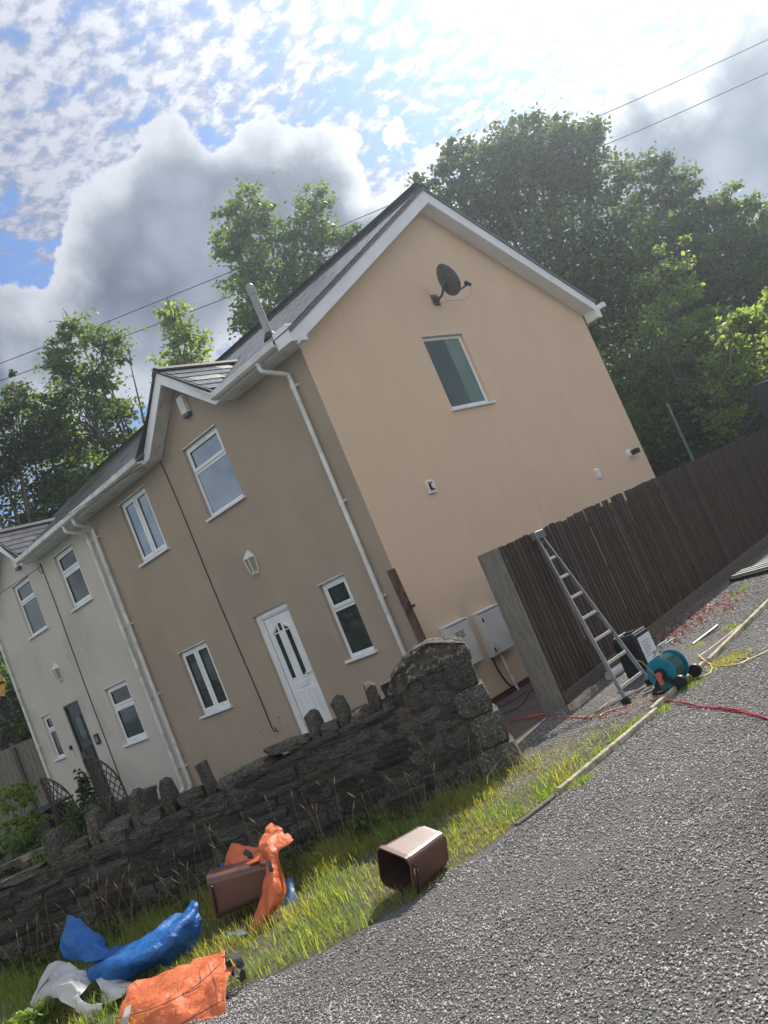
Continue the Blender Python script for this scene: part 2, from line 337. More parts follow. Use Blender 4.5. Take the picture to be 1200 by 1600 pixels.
L_grass = mat('grass_blade', (0.105, 0.175, 0.032), 0.45, (0.17, 0.19, 0.045), 1.6, transl=((0.38, 0.56, 0.06), .48), island=.45, lo=.42, hi=.62)
L_straw = leafm('straw_blade', (0.32, 0.26, 0.13), (0.42, 0.33, 0.14), 0.4, 0.3)
L_red = leafm('dry_red_leaf', (0.25, 0.085, 0.05), (0.35, 0.10, 0.05), 0.3, 0.4)

# ------------------------------------------------------------------ ground
GZ = -0.35
def drive_z(y): return GZ + 0.0225 * max(0.0, y + 0.6)
def hz(x, y):
    """terrain under everything"""
    z = -0.47
    if y > 11: z += (min(y, 34) - 11) * 0.20
    if y > 34: z += (y - 34) * 0.10 if y < 90 else 5.6
    if x < -14 and y > 2: z += min(-14 - x, 18) * 0.18
    return z
xs = np.concatenate([np.linspace(-400, -60, 18), np.linspace(-50, 50, 81), np.linspace(60, 400, 18)])
ys = np.concatenate([np.linspace(-300, -30, 12), np.linspace(-25, 60, 69), np.linspace(70, 400, 18)])
V = [(x, y, hz(x, y)) for y in ys for x in xs]; nx = len(xs)
F = [(j * nx + i, j * nx + i + 1, (j + 1) * nx + i + 1, (j + 1) * nx + i) for j in range(len(ys) - 1) for i in range(nx - 1)]
tag(npmesh('ground', V, F, M_far, None, True), kind='structure')
# road of chippings: bounded on the left by the verge line
RL = [(-8.0, -13.2), (-3.0, -9.9), (0.5, -8.0), (2.6, -6.65), (3.1, -6.15), (3.5, -5.75), (3.8, -5.3), (3.95, -4.9), (4.0, -4.35), (4.02, -3.9), (4.08, -3.2), (3.98, -1.4), (3.7, 1.9), (3.35, 6.0), (3.0, 14.0)]
def road_left(y):
    for (x0, y0), (x1, y1) in zip(RL[:-1], RL[1:]):
        if y0 <= y <= y1: return x0 + (x1 - x0) * (y - y0) / (y1 - y0)
    return RL[0][0] if y < RL[0][1] else RL[-1][0]
yy = np.concatenate([np.linspace(-40, -13.2, 8), np.linspace(-12.5, 14, 120), np.linspace(15, 60, 12)])
V = []; F = []; cols = 14
for j, y in enumerate(yy):
    xl = road_left(y) + 0.04 * math.sin(y * 3.1) - 0.05
    for i in range(cols):
        t = i / (cols - 1); x = xl + (30 - xl) * t ** 1.6
        V.append((x, y, drive_z(min(y, 14)) + 0.004 + (0.2 * (y - 14) if y > 14 else 0)))
for j in range(len(yy) - 1):
    for i in range(cols - 1): a = j * cols + i; F.append((a, a + 1, a + cols + 1, a + cols))
tag(npmesh('road', V, F, M_road, None, True), kind='structure')
# verge and gravel margin between wall / fence and road
WA = Vector((3.0, -2.6, 0)); WU = Vector((-0.727, -0.687, 0)); WN = Vector((0.687, -0.727, 0))
def WP(s, t, z): return WA + WU * s + WN * t + Vector((0, 0, z))
V = []; F = []
vr = [WP(9, -0.1, 0), WP(6, -0.1, 0), WP(4.5, -0.1, 0), WP(3, -0.1, 0), WP(2, -0.1, 0), WP(1, -0.1, 0), WP(0.2, -0.1, 0)]
left = [(-10.0, -16.0)] + [(p.x, p.y) for p in vr] + [(2.60, -2.1), (2.25, -1.0), (2.05, 2.0), (1.95, 6.0), (1.7, 14.0)]
mb = MB(); n = len(left)
for (x, y) in left:
    yr = y - 1.5 if x < 2.6 and y < -2 else y
    if y < -2.2:
        # nearest road-edge point along the wall normal
        d = WN; t = 0.0
        while t < 4.0 and (x + d.x * t) < road_left(y + d.y * t): t += 0.05
        xr, yr = x + d.x * t + 0.15, y + d.y * t - 0.15
    else:
        xr, yr = road_left(y) + 0.12, y
    for k in range(7):
        u = k / 6; mb.v.append((x + (xr - x) * u, y + (yr - y) * u, drive_z(y) + (-0.006 if y > -1.9 else -0.002 + 0.02 * math.sin(u * math.pi))))
for j in range(n - 1):
    for k in range(6): a = j * 7 + k; mb.f.append((a, a + 1, a + 8, a + 7)); mb.mi.append(0)
tag(mb.build('verge', M_soil, None, smooth=True), kind='structure')
gm = MB()
mp = [(2.62, -2.2), (2.25, -1.0), (2.05, 2.0), (1.95, 6.0), (1.7, 14)]; mr = [(4.02, -3.1), (3.92, -1.4), (3.66, 1.9), (3.32, 6.0), (2.97, 14)]
for a, b in zip(mp, mr):
    gm.v += [(a[0], a[1], drive_z(a[1]) + 0.012), ((a[0] + b[0]) / 2, (a[1] + b[1]) / 2, drive_z(a[1]) + 0.012), (b[0], b[1], drive_z(b[1]) + 0.008)]
for j in range(4):
    for k in range(2): a = j * 3 + k; gm.f.append((a, a + 1, a + 4, a + 3)); gm.mi.append(0)
tag(gm.build('gravel_margin', M_road, None, smooth=True), kind='structure')
# path beside the house (lower than the drive)
mb = MB(); mb.prism([(-0.0 + 0.02, 0.0 - 1.2, -0.42), (2.72, -2.3, -0.42), (2.30, -0.9, -0.42), (2.1, 4, -0.42), (2.0, 8.5, -0.42), (0.02, 8.5, -0.42)], (0, 0, 0.02))
tag(mb.build('path', M_slab, None), kind='structure')

# chippings lying loose on the road (countless): one mesh
OCT = np.array([(1, 0, 0), (-1, 0, 0), (0, 1, 0), (0, -1, 0), (0, 0, 1), (0, 0, -1)], float)
OF = np.array([(0, 2, 4), (2, 1, 4), (1, 3, 4), (3, 0, 4), (2, 0, 5), (1, 2, 5), (3, 1, 5), (0, 3, 5)])
def chips(pos, size, name, m):
    n = len(pos); a = NR.uniform(0, 2 * math.pi, (n, 3)) * (1, 0.18, 0.18)
    ca, sa = np.cos(a[:, 0]), np.sin(a[:, 0])
    base = OCT[None] * (size[:, None, None] * NR.uniform((0.75, 0.55, 0.38), (1.25, 0.95, 0.75), (n, 1, 3)))
    base = base + NR.normal(0, 0.16, (n, 6, 3)) * size[:, None, None]
    tx, ty = NR.normal(0, 0.35, n), NR.normal(0, 0.35, n)
    x, y, z = base[..., 0], base[..., 1], base[..., 2]
    z2 = z + x * tx[:, None] + y * ty[:, None]
    X = x * ca[:, None] - y * sa[:, None]; Y = x * sa[:, None] + y * ca[:, None]
    Vv = np.stack([X, Y, z2], -1) + pos[:, None, :]
    Ff = (OF[None] + (np.arange(n) * 6)[:, None, None]).reshape(-1, 3)
    return npmesh(name, Vv.reshape(-1, 3), Ff, m)
from mathutils import noise as MNn
pp = []
def scatter(x0, x1, y0, y1, dens, smin, smax, cond):
    n = int((x1 - x0) * (y1 - y0) * dens); q = NR.uniform((x0, y0), (x1, y1), (n, 2)); s = NR.uniform(smin, smax, n)
    for (x, y), r in zip(q, s):
        bare = MNn.noise(Vector((x * .9, y * .9, 2))) + .6 * MNn.noise(Vector((x * 2.7, y * 2.7, 5)))
        if bare > .12 and R.random() < min(.5, (bare - .12) * 1.6): continue
        if cond(x, y): pp.append((x, y, drive_z(y) + (0.006 if x > road_left(y) else 0.016) + r * 0.15, r))
on_road = lambda x, y: x > road_left(y) + 0.02 + 0.1 * math.sin(y * 7) * math.sin(y * 2.3)
scatter(3.0, 8.0, -7.6, -3.0, 3900, 0.004, 0.0105, lambda x, y: on_road(x, y) and (x - 8.47) ** 2 + (y + 8.7) ** 2 > 2.2)
scatter(3.4, 9.5, -3.0, 2.2, 1700, 0.006, 0.012, on_road)
scatter(2.0, 4.2, -3.3, 4.0, 1900, 0.005, 0.011, lambda x, y: x < road_left(y) - 0.03 and x > 2.62 - (y + 2.2) * 0.25 and x > 2.12 and (y > -3.0 or x > 3.3))
scatter(1.9, 3.6, 4.0, 7.5, 800, 0.007, 0.013, lambda x, y: x > 2.2)
scatter(2.0, 5.0, -7.6, -6.0, 2500, 0.0035, 0.0098, on_road)
pp = np.array(pp); tag(chips(pp[:, :3], pp[:, 3], 'gravel', M_chip), 'loose grey stone chippings covering the road and drive', kind='stuff')

# ------------------------------------------------------------------ houses
XB, XW = -7.08, -12.86        # party line, far end
RW, WZ, ZB = 7.94, 5.20, -0.32
def zt(y): return 5.40 + 0.565 * (y + 0.35)     # top of the front roof slope
YR = 3.97; ZR = zt(YR)
brown = thing('house', 'brown rendered end house with white front door and wide gable side lightened to peach for its light', 'house', (-3.5, 4, -0.45))
white = thing('house', 'pale grey rendered house joined on the far side with dark front door', 'house', (-10, 4, -0.45))
def wall_cells(mb, amap, a0, a1, z0, z1, holes, depth):
    A = sorted({a0, a1, *[h[0] for h in holes], *[h[1] for h in holes]}); Z = sorted({z0, z1, *[h[2] for h in holes], *[h[3] for h in holes]})
    for i in range(len(A) - 1):
        for j in range(len(Z) - 1):
            ca, cz = (A[i] + A[i + 1]) / 2, (Z[j] + Z[j + 1]) / 2
            if any(h[0] < ca < h[1] and h[2] < cz < h[3] for h in holes): continue
            mb.add([amap(A[i], 0, Z[j]), amap(A[i + 1], 0, Z[j]), amap(A[i + 1], 0, Z[j + 1]), amap(A[i], 0, Z[j + 1])], [(0, 1, 2, 3)])
    for (x0, x1, y0, y1) in holes:
        c = [(x0, y0), (x1, y0), (x1, y1), (x0, y1)]
        for k in range(4):
            (p, q), (r, s) = c[k], c[(k + 1) % 4]
            mb.add([amap(p, 0, q), amap(r, 0, s), amap(r, -depth, s), amap(p, -depth, q)], [(3, 2, 1, 0)])
front = lambda a, out, z: (a, -out, z)
side = lambda a, out, z: (out, a, z)
WINS_B = {'A': (-3.43, -2.38, 3.84, 5.10), 'B': (-5.86, -4.87, 3.83, 5.04), 'C': (-1.55, -0.95, 0.90, 2.10), 'D': (-5.80, -4.84, 0.88, 2.10)}
DOOR_B = (-3.33, -2.41, 0.0, 2.10)
WINS_W = {'E': (-8.94, -8.02, 3.83, 5.03), 'F': (-8.90, -7.94, 0.88, 2.10), 'H': (-12.22, -11.74, 1.12, 2.17), 'I': (-11.28, -10.32, 3.84, 5.08)}
DOOR_W = (-11.0, -10.2, 0.0, 2.16)
GWIN = (2.67, 3.75, 3.88, 5.19)
D1 = (-4.11, -1.64, -2.875, 6.33); D2 = (-12.07, -9.60, -10.83, 6.30)    # dormer gable: left, right, centre, peak height
mb = MB(); wall_cells(mb, front, XB, 0, ZB, WZ + 0.02, list(WINS_B.values()) + [DOOR_B], 0.10)
mb.add([(-4.0, 0, WZ + .02), (-1.75, 0, WZ + .02), (-2.875, 0, 6.14)], [(0, 1, 2)])
wall_cells(mb, lambda a, o, z: (o, a, z), 0, RW, ZB, WZ, [], 0.1) if False else None
gh = [GWIN]
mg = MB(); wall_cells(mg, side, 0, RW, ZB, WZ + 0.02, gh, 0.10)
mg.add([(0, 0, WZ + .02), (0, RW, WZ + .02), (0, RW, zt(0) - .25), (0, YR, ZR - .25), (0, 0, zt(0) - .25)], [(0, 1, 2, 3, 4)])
mb.add([(XB, RW, ZB), (0, RW, ZB), (0, RW, WZ), (XB, RW, WZ)], [(3, 2, 1, 0)])
mb.add([(XB, .13, ZB), (-0.13, .13, ZB), (-0.13, .13, WZ), (XB, .13, WZ)], [(0, 1, 2, 3)])
mb.add([(-.13, .13, ZB), (-.13, RW - .05, ZB), (-.13, RW - .05, WZ), (-.13, .13, WZ)], [(0, 1, 2, 3)])
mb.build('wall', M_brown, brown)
mg.build('gable_wall', M_gable_lit, brown)['label'] = 'rendered gable wall, its brighter light put into a peach colour'
mb = MB(); wall_cells(mb, front, XW, XB, ZB, WZ + 0.02, list(WINS_W.values()) + [DOOR_W], 0.10)
mb.add([(-11.95, 0, WZ + .02), (-9.70, 0, WZ + .02), (-10.83, 0, 6.12)], [(0, 1, 2)])
mb.add([(XW, 0, ZB), (XW, RW, ZB), (XW, RW, WZ), (XW, 0, WZ)], [(0, 1, 2, 3)]); mb.add([(XW, 0, WZ), (XW, RW, WZ), (XW, YR, ZR - .1)], [(0, 1, 2)])
mb.add([(XW, .13, ZB), (XB, .13, ZB), (XB, .13, WZ), (XW, .13, WZ)], [(0, 1, 2, 3)])
mb.add([(XW, RW, ZB), (XB, RW, ZB), (XB, RW, WZ), (XW, RW, WZ)], [(3, 2, 1, 0)])
mb.build('wall', M_white, white)
# brick plinth, set back a little under the render
mb = MB(); mb.box((XB, 0.03, -0.6), (-0.03, 0.2, ZB - .002)); mb.box((-0.2, 0.203, -0.6), (-0.03, RW - .03, ZB - .002)); pl_ = mb.build('plinth', M_brick, brown)
brickm = MB(); brickm.box((-.104, -.006, -.030), (.104, .006, .030)); bo = brickm.build('brick', M_brick, pl_)
bme = bo.data; bpy.data.objects.remove(bo)
for k in range(24):
    y = 0.14 + k * 0.222
    for r, z in ((0, -0.355), (1, -0.43)):
        if y + .11 * r < 4: piece('brick', bme, pl_, (-0.026, y + 0.11 * r, z), (0, 0, math.pi / 2))
mb = MB(); mb.box((XW + .03, 0.03, -0.6), (XB, 0.2, ZB - .002)); pw = mb.build('plinth', M_brick, white)
for k in range(20): piece('brick', bme, pw, (XB - 0.13 - k * 0.222, 0.026, -0.358))

def window(parent, amap, a0, a1, z0, z1, kind, gm_, sill=True, gm2=None):
    f = MB(); o = -0.055; b = 0.058; dp = 0.045
    def bx(p0, p1, q0, q1, o0, o1, m=None):
        (m or f).box(amap(p0, o0, q0), amap(p1, o1, q1))
    bx(a0, a0 + b, z0 + .03, z1, o - dp, o); bx(a1 - b, a1, z0 + .03, z1, o - dp, o)
    bx(a0 + b, a1 - b, z1 - b, z1, o - dp, o); bx(a0 + b, a1 - b, z0 + .03, z0 + .03 + b, o - dp, o)
    rects = []
    if kind == 'top':       # top-hung light over a fixed pane
        zm = z1 - (z1 - z0) * 0.36
        bx(a0 + b, a1 - b, zm - .03, zm + .03, o - dp, o); rects = [(a0 + b, a1 - b, zm + .03, z1 - b, True), (a0 + b, a1 - b, z0 + .03 + b, zm - .03, kind == 'both')]
    elif kind == 'both':
        zm = z1 - (z1 - z0) * 0.36
        bx(a0 + b, a1 - b, zm - .03, zm + .03, o - dp, o); rects = [(a0 + b, a1 - b, zm + .03, z1 - b, True), (a0 + b, a1 - b, z0 + .03 + b, zm - .03, True)]
    elif kind == 'side':
        am = (a0 + a1) / 2
        bx(am - .03, am + .03, z0 + .03 + b, z1 - b, o - dp, o); rects = [(a0 + b, am - .03, z0 + .03 + b, z1 - b, True), (am + .03, a1 - b, z0 + .03 + b, z1 - b, True)]
    else: rects = [(a0 + b, a1 - b, z0 + .03 + b, z1 - b, False)]
    w = f.build('window', M_upvc, parent, bevel=0.004)
    for (p0, p1, q0, q1, op) in rects:
        if op:
            s = MB(); t = 0.045; e = 0.012
            for (c0, c1, d0, d1) in ((p0 - e, p0 + t, q0 - e, q1 + e), (p1 - t, p1 + e, q0 - e, q1 + e), (p0 + t, p1 - t, q1 - t, q1 + e), (p0 + t, p1 - t, q0 - e, q0 + t)):
                bx(c0, c1, d0, d1, o - .02, o + .016, s)
            s.build('sash', M_upvc, w, bevel=0.004); g0 = t
            sl_ = MB(); 
            for (c0, c1, d0, d1) in ((p0 + t, p0 + t + .006, q0 + t, q1 - t), (p1 - t - .006, p1 - t, q0 + t, q1 - t), (p0 + t + .006, p1 - t - .006, q1 - t - .006, q1 - t), (p0 + t + .006, p1 - t - .006, q0 + t, q0 + t + .006)): bx(c0, c1, d0, d1, o - .015, o + .003, sl_)
            sl_.build('seal', M_seal, w)
            if kind != 'side':
                v_ = MB(); bx((p0 + p1) / 2 - .14, (p0 + p1) / 2 + .14, q1 - .012, q1 + .006, o + .016, o + .026, v_); v_.build('trickle_vent', M_upvc, w)
        else: g0 = 0.0
        g = MB(); c = [(p0 + g0, q0 + g0), (p1 - g0, q0 + g0), (p1 - g0, q1 - g0), (p0 + g0, q1 - g0)]
        g.add([amap(x, o - .012, z) for x, z in c] + [amap(x, o - .03, z) for x, z in c], [(0, 1, 2, 3), (4, 5, 6, 7), (0, 1, 5, 4), (1, 2, 6, 5), (2, 3, 7, 6), (3, 0, 4, 7)])
        g.build('pane', gm_ if (gm2 is None or not op) else gm2, w)
    if sill:
        s = MB(); bx(a0 - .05, a1 + .05, z0 - .012, z0 + .028, -.095, 0.055, s); s.build('sill', M_upvc, w, bevel=0.006)
    h = MB(); bx(a0 - .012, a1 + .012, z1 - .004, z1 + .012, -.02, .012, h); h.build('drip_bead', M_gut, w)
    return w
window(brown, front, *WINS_B['A'], 'top', M_blind)
window(brown, front, *WINS_B['B'], 'side', M_blind)
window(brown, front, *WINS_B['C'], 'top', M_glass)
window(brown, front, *WINS_B['D'], 'side', M_glass)
gw = window(brown, side, *GWIN, 'one', M_frost)
m = MB(); m.box((-0.0668, 3.30, 3.97), (-0.0655, 3.692, 5.13)); m.build('pale_pane_part', M_frost2, gw)
window(white, front, *WINS_W['E'], 'both', M_glass); window(white, front, *WINS_W['F'], 'both', M_glass)
window(white, front, *WINS_W['H'], 'top', M_glass); window(white, front, *WINS_W['I'], 'top', M_frost)

def panel_ring(mb, x0, x1, z0, z1, y, w=0.016, d=0.012):
    mb.box((x0, y, z0), (x0 + w, y - d, z1)); mb.box((x1 - w, y, z0), (x1, y - d, z1)); mb.box((x0 + w, y, z1 - w), (x1 - w, y - d, z1)); mb.box((x0 + w, y, z0), (x1 - w, y - d, z0 + w))
# white front door
x0, x1, z0, z1 = DOOR_B
f = MB(); f.box((x0, .04, z0), (x0 + .15, .09, z1)); f.box((x1 - .065, .04, z0), (x1, .09, z1)); f.box((x0 + .15, .04, z1 - .11), (x1 - .065, .09, z1)); f.box((x0 + .055, .025, z0), (x0 + .10, .0398, z1 - .05)); f.box((x0 + .10, .025, z1 - .08), (x1 - .02, .0398, z1 - .05)); f.box((x0 - .01, -.02, z0 - .04), (x1 + .01, .09, z0))
fr = f.build('door_frame', M_upvc, brown, bevel=0.004)
d = MB(); dx0, dx1, dz1 = x0 + .158, x1 - .07, z1 - .118
d.box((dx0, .055, z0 + .01), (dx1, .085, dz1))
dr = d.build('door', M_upvc, brown, bevel=0.003)
g = MB(); g.box((dx0 - .012, .0555, z0), (dx0 - .001, .0845, dz1 + .008)); g.box((dx0 - .001, .0555, dz1 + .001), (dx1, .0845, dz1 + .008)); g.build('seal', M_seal, dr)
xm = (dx0 + dx1) / 2
for sgn in (-1, 1):
    a, b = (xm - .20, xm - .09) if sgn < 0 else (xm + .09, xm + .20)
    za = 1.72 if sgn < 0 else 1.72
    g = MB(); pts = [(a, .052, 0.96), (b, .052, 0.96), (b, .052, za + (.03 if sgn < 0 else .0)), (a, .052, za + (0 if sgn < 0 else .03))]
    g.add([pts[0], pts[1], (b, .052, za + (.07 if sgn < 0 else .0)), (a, .052, za + (0 if sgn < 0 else .07))], [(0, 1, 2, 3)])
    g.build('door_pane', M_glass, dr)
    q = MB(); panel_ring(q, a - .02, b + .02, .93, za, .0549, .018, .010); q.bar((a - .05 if sgn < 0 else b + .05, .05, za - .0), (b + .0 if sgn < 0 else a, .05, za + .11), .014, .026, (0, 1, 0)); q.build('glass_trim', M_upvc, dr)
    q = MB(); panel_ring(q, a - .03, b + .03, .14, .74, .0549, .02, .012); q.box((a, .0549, .17), (b, .047, .71)); q.build('door_panel', M_upvc, dr, bevel=.003)
q = MB(); panel_ring(q, xm - .13, xm + .13, .79, .87, .0549, .014, .012); q.box((xm - .11, .0549, .805), (xm + .11, .044, .855)); q.build('letterbox', M_upvc, dr)
q = MB(); q.box((xm - .030, .0549, 1.73), (xm + .030, .040, 1.85)); q.build('knocker', M_blk, dr, bevel=.005)
q = MB(); q.box((dx1 - .05, .0549, .83), (dx1 - .02, .046, 1.02)); q.bar((dx1 - .035, .035, .97), (dx1 - .16, .035, .98), .016, .018); q.box((dx1 - .042, .046, .96), (dx1 - .028, .03, .985)); q.build('door_handle', M_upvc, dr)
# dark front door of the pale house
x0, x1, z0, z1 = DOOR_W
d = MB(); d.box((x0 + .045, .055, z0), (x1 - .045, .09, z1 - .045)); dr = d.build('door', M_door, white)
f = MB(); f.box((x0, .03, z0), (x0 + .045, .09, z1)); f.box((x1 - .045, .03, z0), (x1, .09, z1)); f.box((x0 + .045, .03, z1 - .045), (x1 - .045, .09, z1)); f.box((x0 - .01, -.12, -.45), (x1 + .01, .09, z0 - .002)); f.build('door_frame', M_door, white)
xm = (x0 + x1) / 2
for za, zb in ((1.28, 1.86), (.62, 1.18), (.12, .52)):
    q = MB(); panel_ring(q, xm - .18, xm + .18, za, zb, .0549, .022, .014); q.build('door_panel', M_door, dr)
    if za > .5:
        g = MB(); g.box((xm - .15, .0545, za + .03), (xm + .15, .050, zb - .03)); g.build('door_pane', M_glass, dr)
q = MB(); q.bar((x0 + .09, .03, 1.0), (x0 + .2, .03, 1.0), .018, .018); q.box((x0 + .08, .0549, .92), (x0 + .11, .03, 1.1)); q.build('door_handle', M_alu, dr)

# roofs --------------------------------------------------------------
SL = (Vector((0, 1, 0.565))).normalized(); TH = math.atan(0.565)
sm = MB(); sm.box((-.147, 0, 0), (.147, .46, .009)); so_ = sm.build('slate', M_slate, None); slate_me = so_.data; bpy.data.objects.remove(so_)
slate_me2 = slate_me.copy(); slate_me2.materials.clear(); slate_me2.materials.append(M_slate2)
def roof(parent, xa, xb, nparts):
    """xa < xb; front and rear slopes, slates laid in courses"""
    r = MB(); t = 0.055
    cuts = [(D[0] + .02, D[1] - .02) for D in (D1, D2) if xa < D[2] < xb]; xs_ = [xa] + [c for d in cuts for c in d] + [xb]
    for ia in range(len(xs_) - 1):
        p, q_ = xs_[ia], xs_[ia + 1]; y0 = .14 if ia % 2 else -.38
        r.prism([(p, y0, zt(y0) - .09), (p, YR - .001, ZR - .09), (p, YR - .001, ZR - .03), (p, y0, zt(y0) - .03)], (q_ - p, 0, 0))
    r.prism([(xa, YR, ZR - .09), (xa, 2 * YR + .15, zt(-.15) - .09), (xa, 2 * YR + .15, zt(-.15) - .03), (xa, YR, ZR - .03)], (xb - xa, 0, 0))
    0 and r.prism([(xa, -.38, zt(-.38) - .02 - .07), (xa, YR, ZR - .09), (xa, 2 * YR + .15, zt(-.15) - .09), (xa, 2 * YR + .15, zt(-.15) - .03), (xa, YR, ZR - .03), (xa, -.38, zt(-.38) - .03)], (xb - xa, 0, 0))
    ro = r.build('roof', M_slate2, parent)
    # which slates are nearest the visible verge become pieces
    L = (YR + .42) / math.cos(TH); rows = int(L / .235); todo = []
    for j in range(rows):
        d = j * .235; off = .15 if j % 2 else 0.0
        n = int((xb - xa) / .30) + 1
        for i in range(n):
            x = xb - .15 - i * .30 + (off if i else off * 0)
            if j % 2 and i: x = xb - i * .30
            if x < xa + .1: continue
            todo.append((x, d))
    near = sorted(todo, key=lambda q: -q[0] + 0.0 * q[1])
    rest = MB()
    for k, (x, d) in enumerate(near):
        y = -.43 + d * math.cos(TH); z = zt(y) - .028 + R.uniform(0, .003)
        dorm = any(abs(x - D[2]) < (D[3] + .05 - z) * 1.22 and y < 1.6 for D in (D1, D2))
        if dorm: continue
        if k < nparts:
            o = piece('slate', slate_me if R.random() < .6 else slate_me2, ro, (x, y, z), (TH + .022 + R.uniform(-.004, .004), 0, R.uniform(-.006, .006)))
        else:
            c, s = math.cos(TH + .022), math.sin(TH + .022)
            rest.obox((x, y + .23 * c, z + .23 * s + .004), (.147, 0, 0), (0, .23 * c, .23 * s), (0, -.0045 * s, .0045 * c))
    for j in range(rows):            # rear slope, out of sight
        d = j * .235; y = 2 * YR + .18 - d * math.cos(TH); z = zt(-.18) - .028 + d * math.sin(TH)
        if j > rows - 2: continue
        rest.obox(((xa + xb) / 2, y - .23 * math.cos(TH), z + .23 * math.sin(TH)), ((xb - xa) / 2, 0, 0), (0, -.23 * math.cos(TH), .23 * math.sin(TH)), (0, .004 * math.sin(TH), .004 * math.cos(TH)))
    rs = rest.build('slates', M_slate, ro); rs['kind'] = 'stuff'
    x = xb
    while x > xa + .05:
        q = MB(); x2 = max(x - .45, xa)
        q.prism([(x, YR - .15, ZR - .082), (x, YR - .14, ZR - .055), (x, YR, ZR + .035), (x, YR + .14, ZR - .055), (x, YR + .15, ZR - .082), (x, YR, ZR + .008)], (x2 - x + .006, 0, 0)); q.build('ridge_tile', M_ridge, ro)
        x = x2
    return ro
rb = roof(brown, XB, .33, 300); rw = roof(white, XW - .15, XB - .004, 0)
# barge boards on the gable (white, at x = .3) with soffit back to the wall
bb = MB()
for s in (1, -1):
    f = (lambda y: y) if s == 1 else (lambda y: 2 * YR - y)
    y0 = -.30 if s == 1 else -.12
    bb.prism([(.262, f(y0), zt(y0) - .30), (.262, f(YR), ZR - .325), (.262, f(YR), ZR - .09), (.262, f(y0), zt(y0) - .09)], (.045, 0, 0))
bb.build('barge_board', M_upvc, brown, bevel=.003)
sf = MB()
for s in (1, -1):
    f = (lambda y: y) if s == 1 else (lambda y: 2 * YR - y)
    y0 = -.10 if s == 1 else -.12
    sf.prism([(0.004, f(y0), zt(y0) - .26), (0.004, f(YR), ZR - .26), (.258, f(YR), ZR - .26), (.258, f(y0), zt(y0) - .26)], (0, 0, .012))
sf.build('soffit', M_upvc, brown)
bx_ = MB(); bx_.box((0.004, -.42, 5.17), (.31, -.10, 5.42)); bx_.build('barge_end_box', M_upvc, brown, bevel=.004)
bx_ = MB(); bx_.box((.02, 2 * YR + .02, 5.13), (.31, 2 * YR + .19, 5.34)); bx_.build('barge_end_box', M_upvc, brown, bevel=.004)
q = MB(); q.box((.1, 2 * YR + .192, 5.30), (.42, 2 * YR + .30, 5.40)); q.build('rear_gutter_end', M_upvc, brown)

def eaves(parent, xa, xb, gx=None):
    f = MB(); f.box((xa, -.355, 5.20), (xb, -.33, 5.375)); f.build('fascia', M_upvc, parent)
    s = MB(); s.box((xa, -.329, 5.196), (xb, -.003, 5.212)); s.build('soffit', M_upvc, parent)
    g = MB(); prof = [(-.358, 5.33), (-.358, 5.255), (-.385, 5.235), (-.435, 5.235), (-.465, 5.26), (-.468, 5.335), (-.478, 5.335), (-.476, 5.252), (-.440, 5.224), (-.380, 5.224), (-.3555, 5.245), (-.3555, 5.33)]
    g.prism([(xa, y, z) for y, z in prof], (xb - xa, 0, 0)); go = g.build('gutter', M_gut, parent)
    k = xa + .3
    while k < xb:
        b = MB(); b.prism([(k, y - .004 if y < -.36 else y - .001, z - (.005 if z < 5.3 else -.006)) for y, z in prof], (.05, 0, 0)); b.build('gutter_bracket', M_gut, go); k += .92
    v = xa + .35
    while v < xb:
        q = MB(); q.box((v, -.24, 5.19), (v + .2, -.12, 5.1958)); q.build('soffit_vent', M_gut, parent); v += 1.1
eaves(brown, -1.66, .02); eaves(brown, XB + .004, -4.10); eaves(white, -9.62, XB - .0); eaves(white, XW - .1, -12.05)

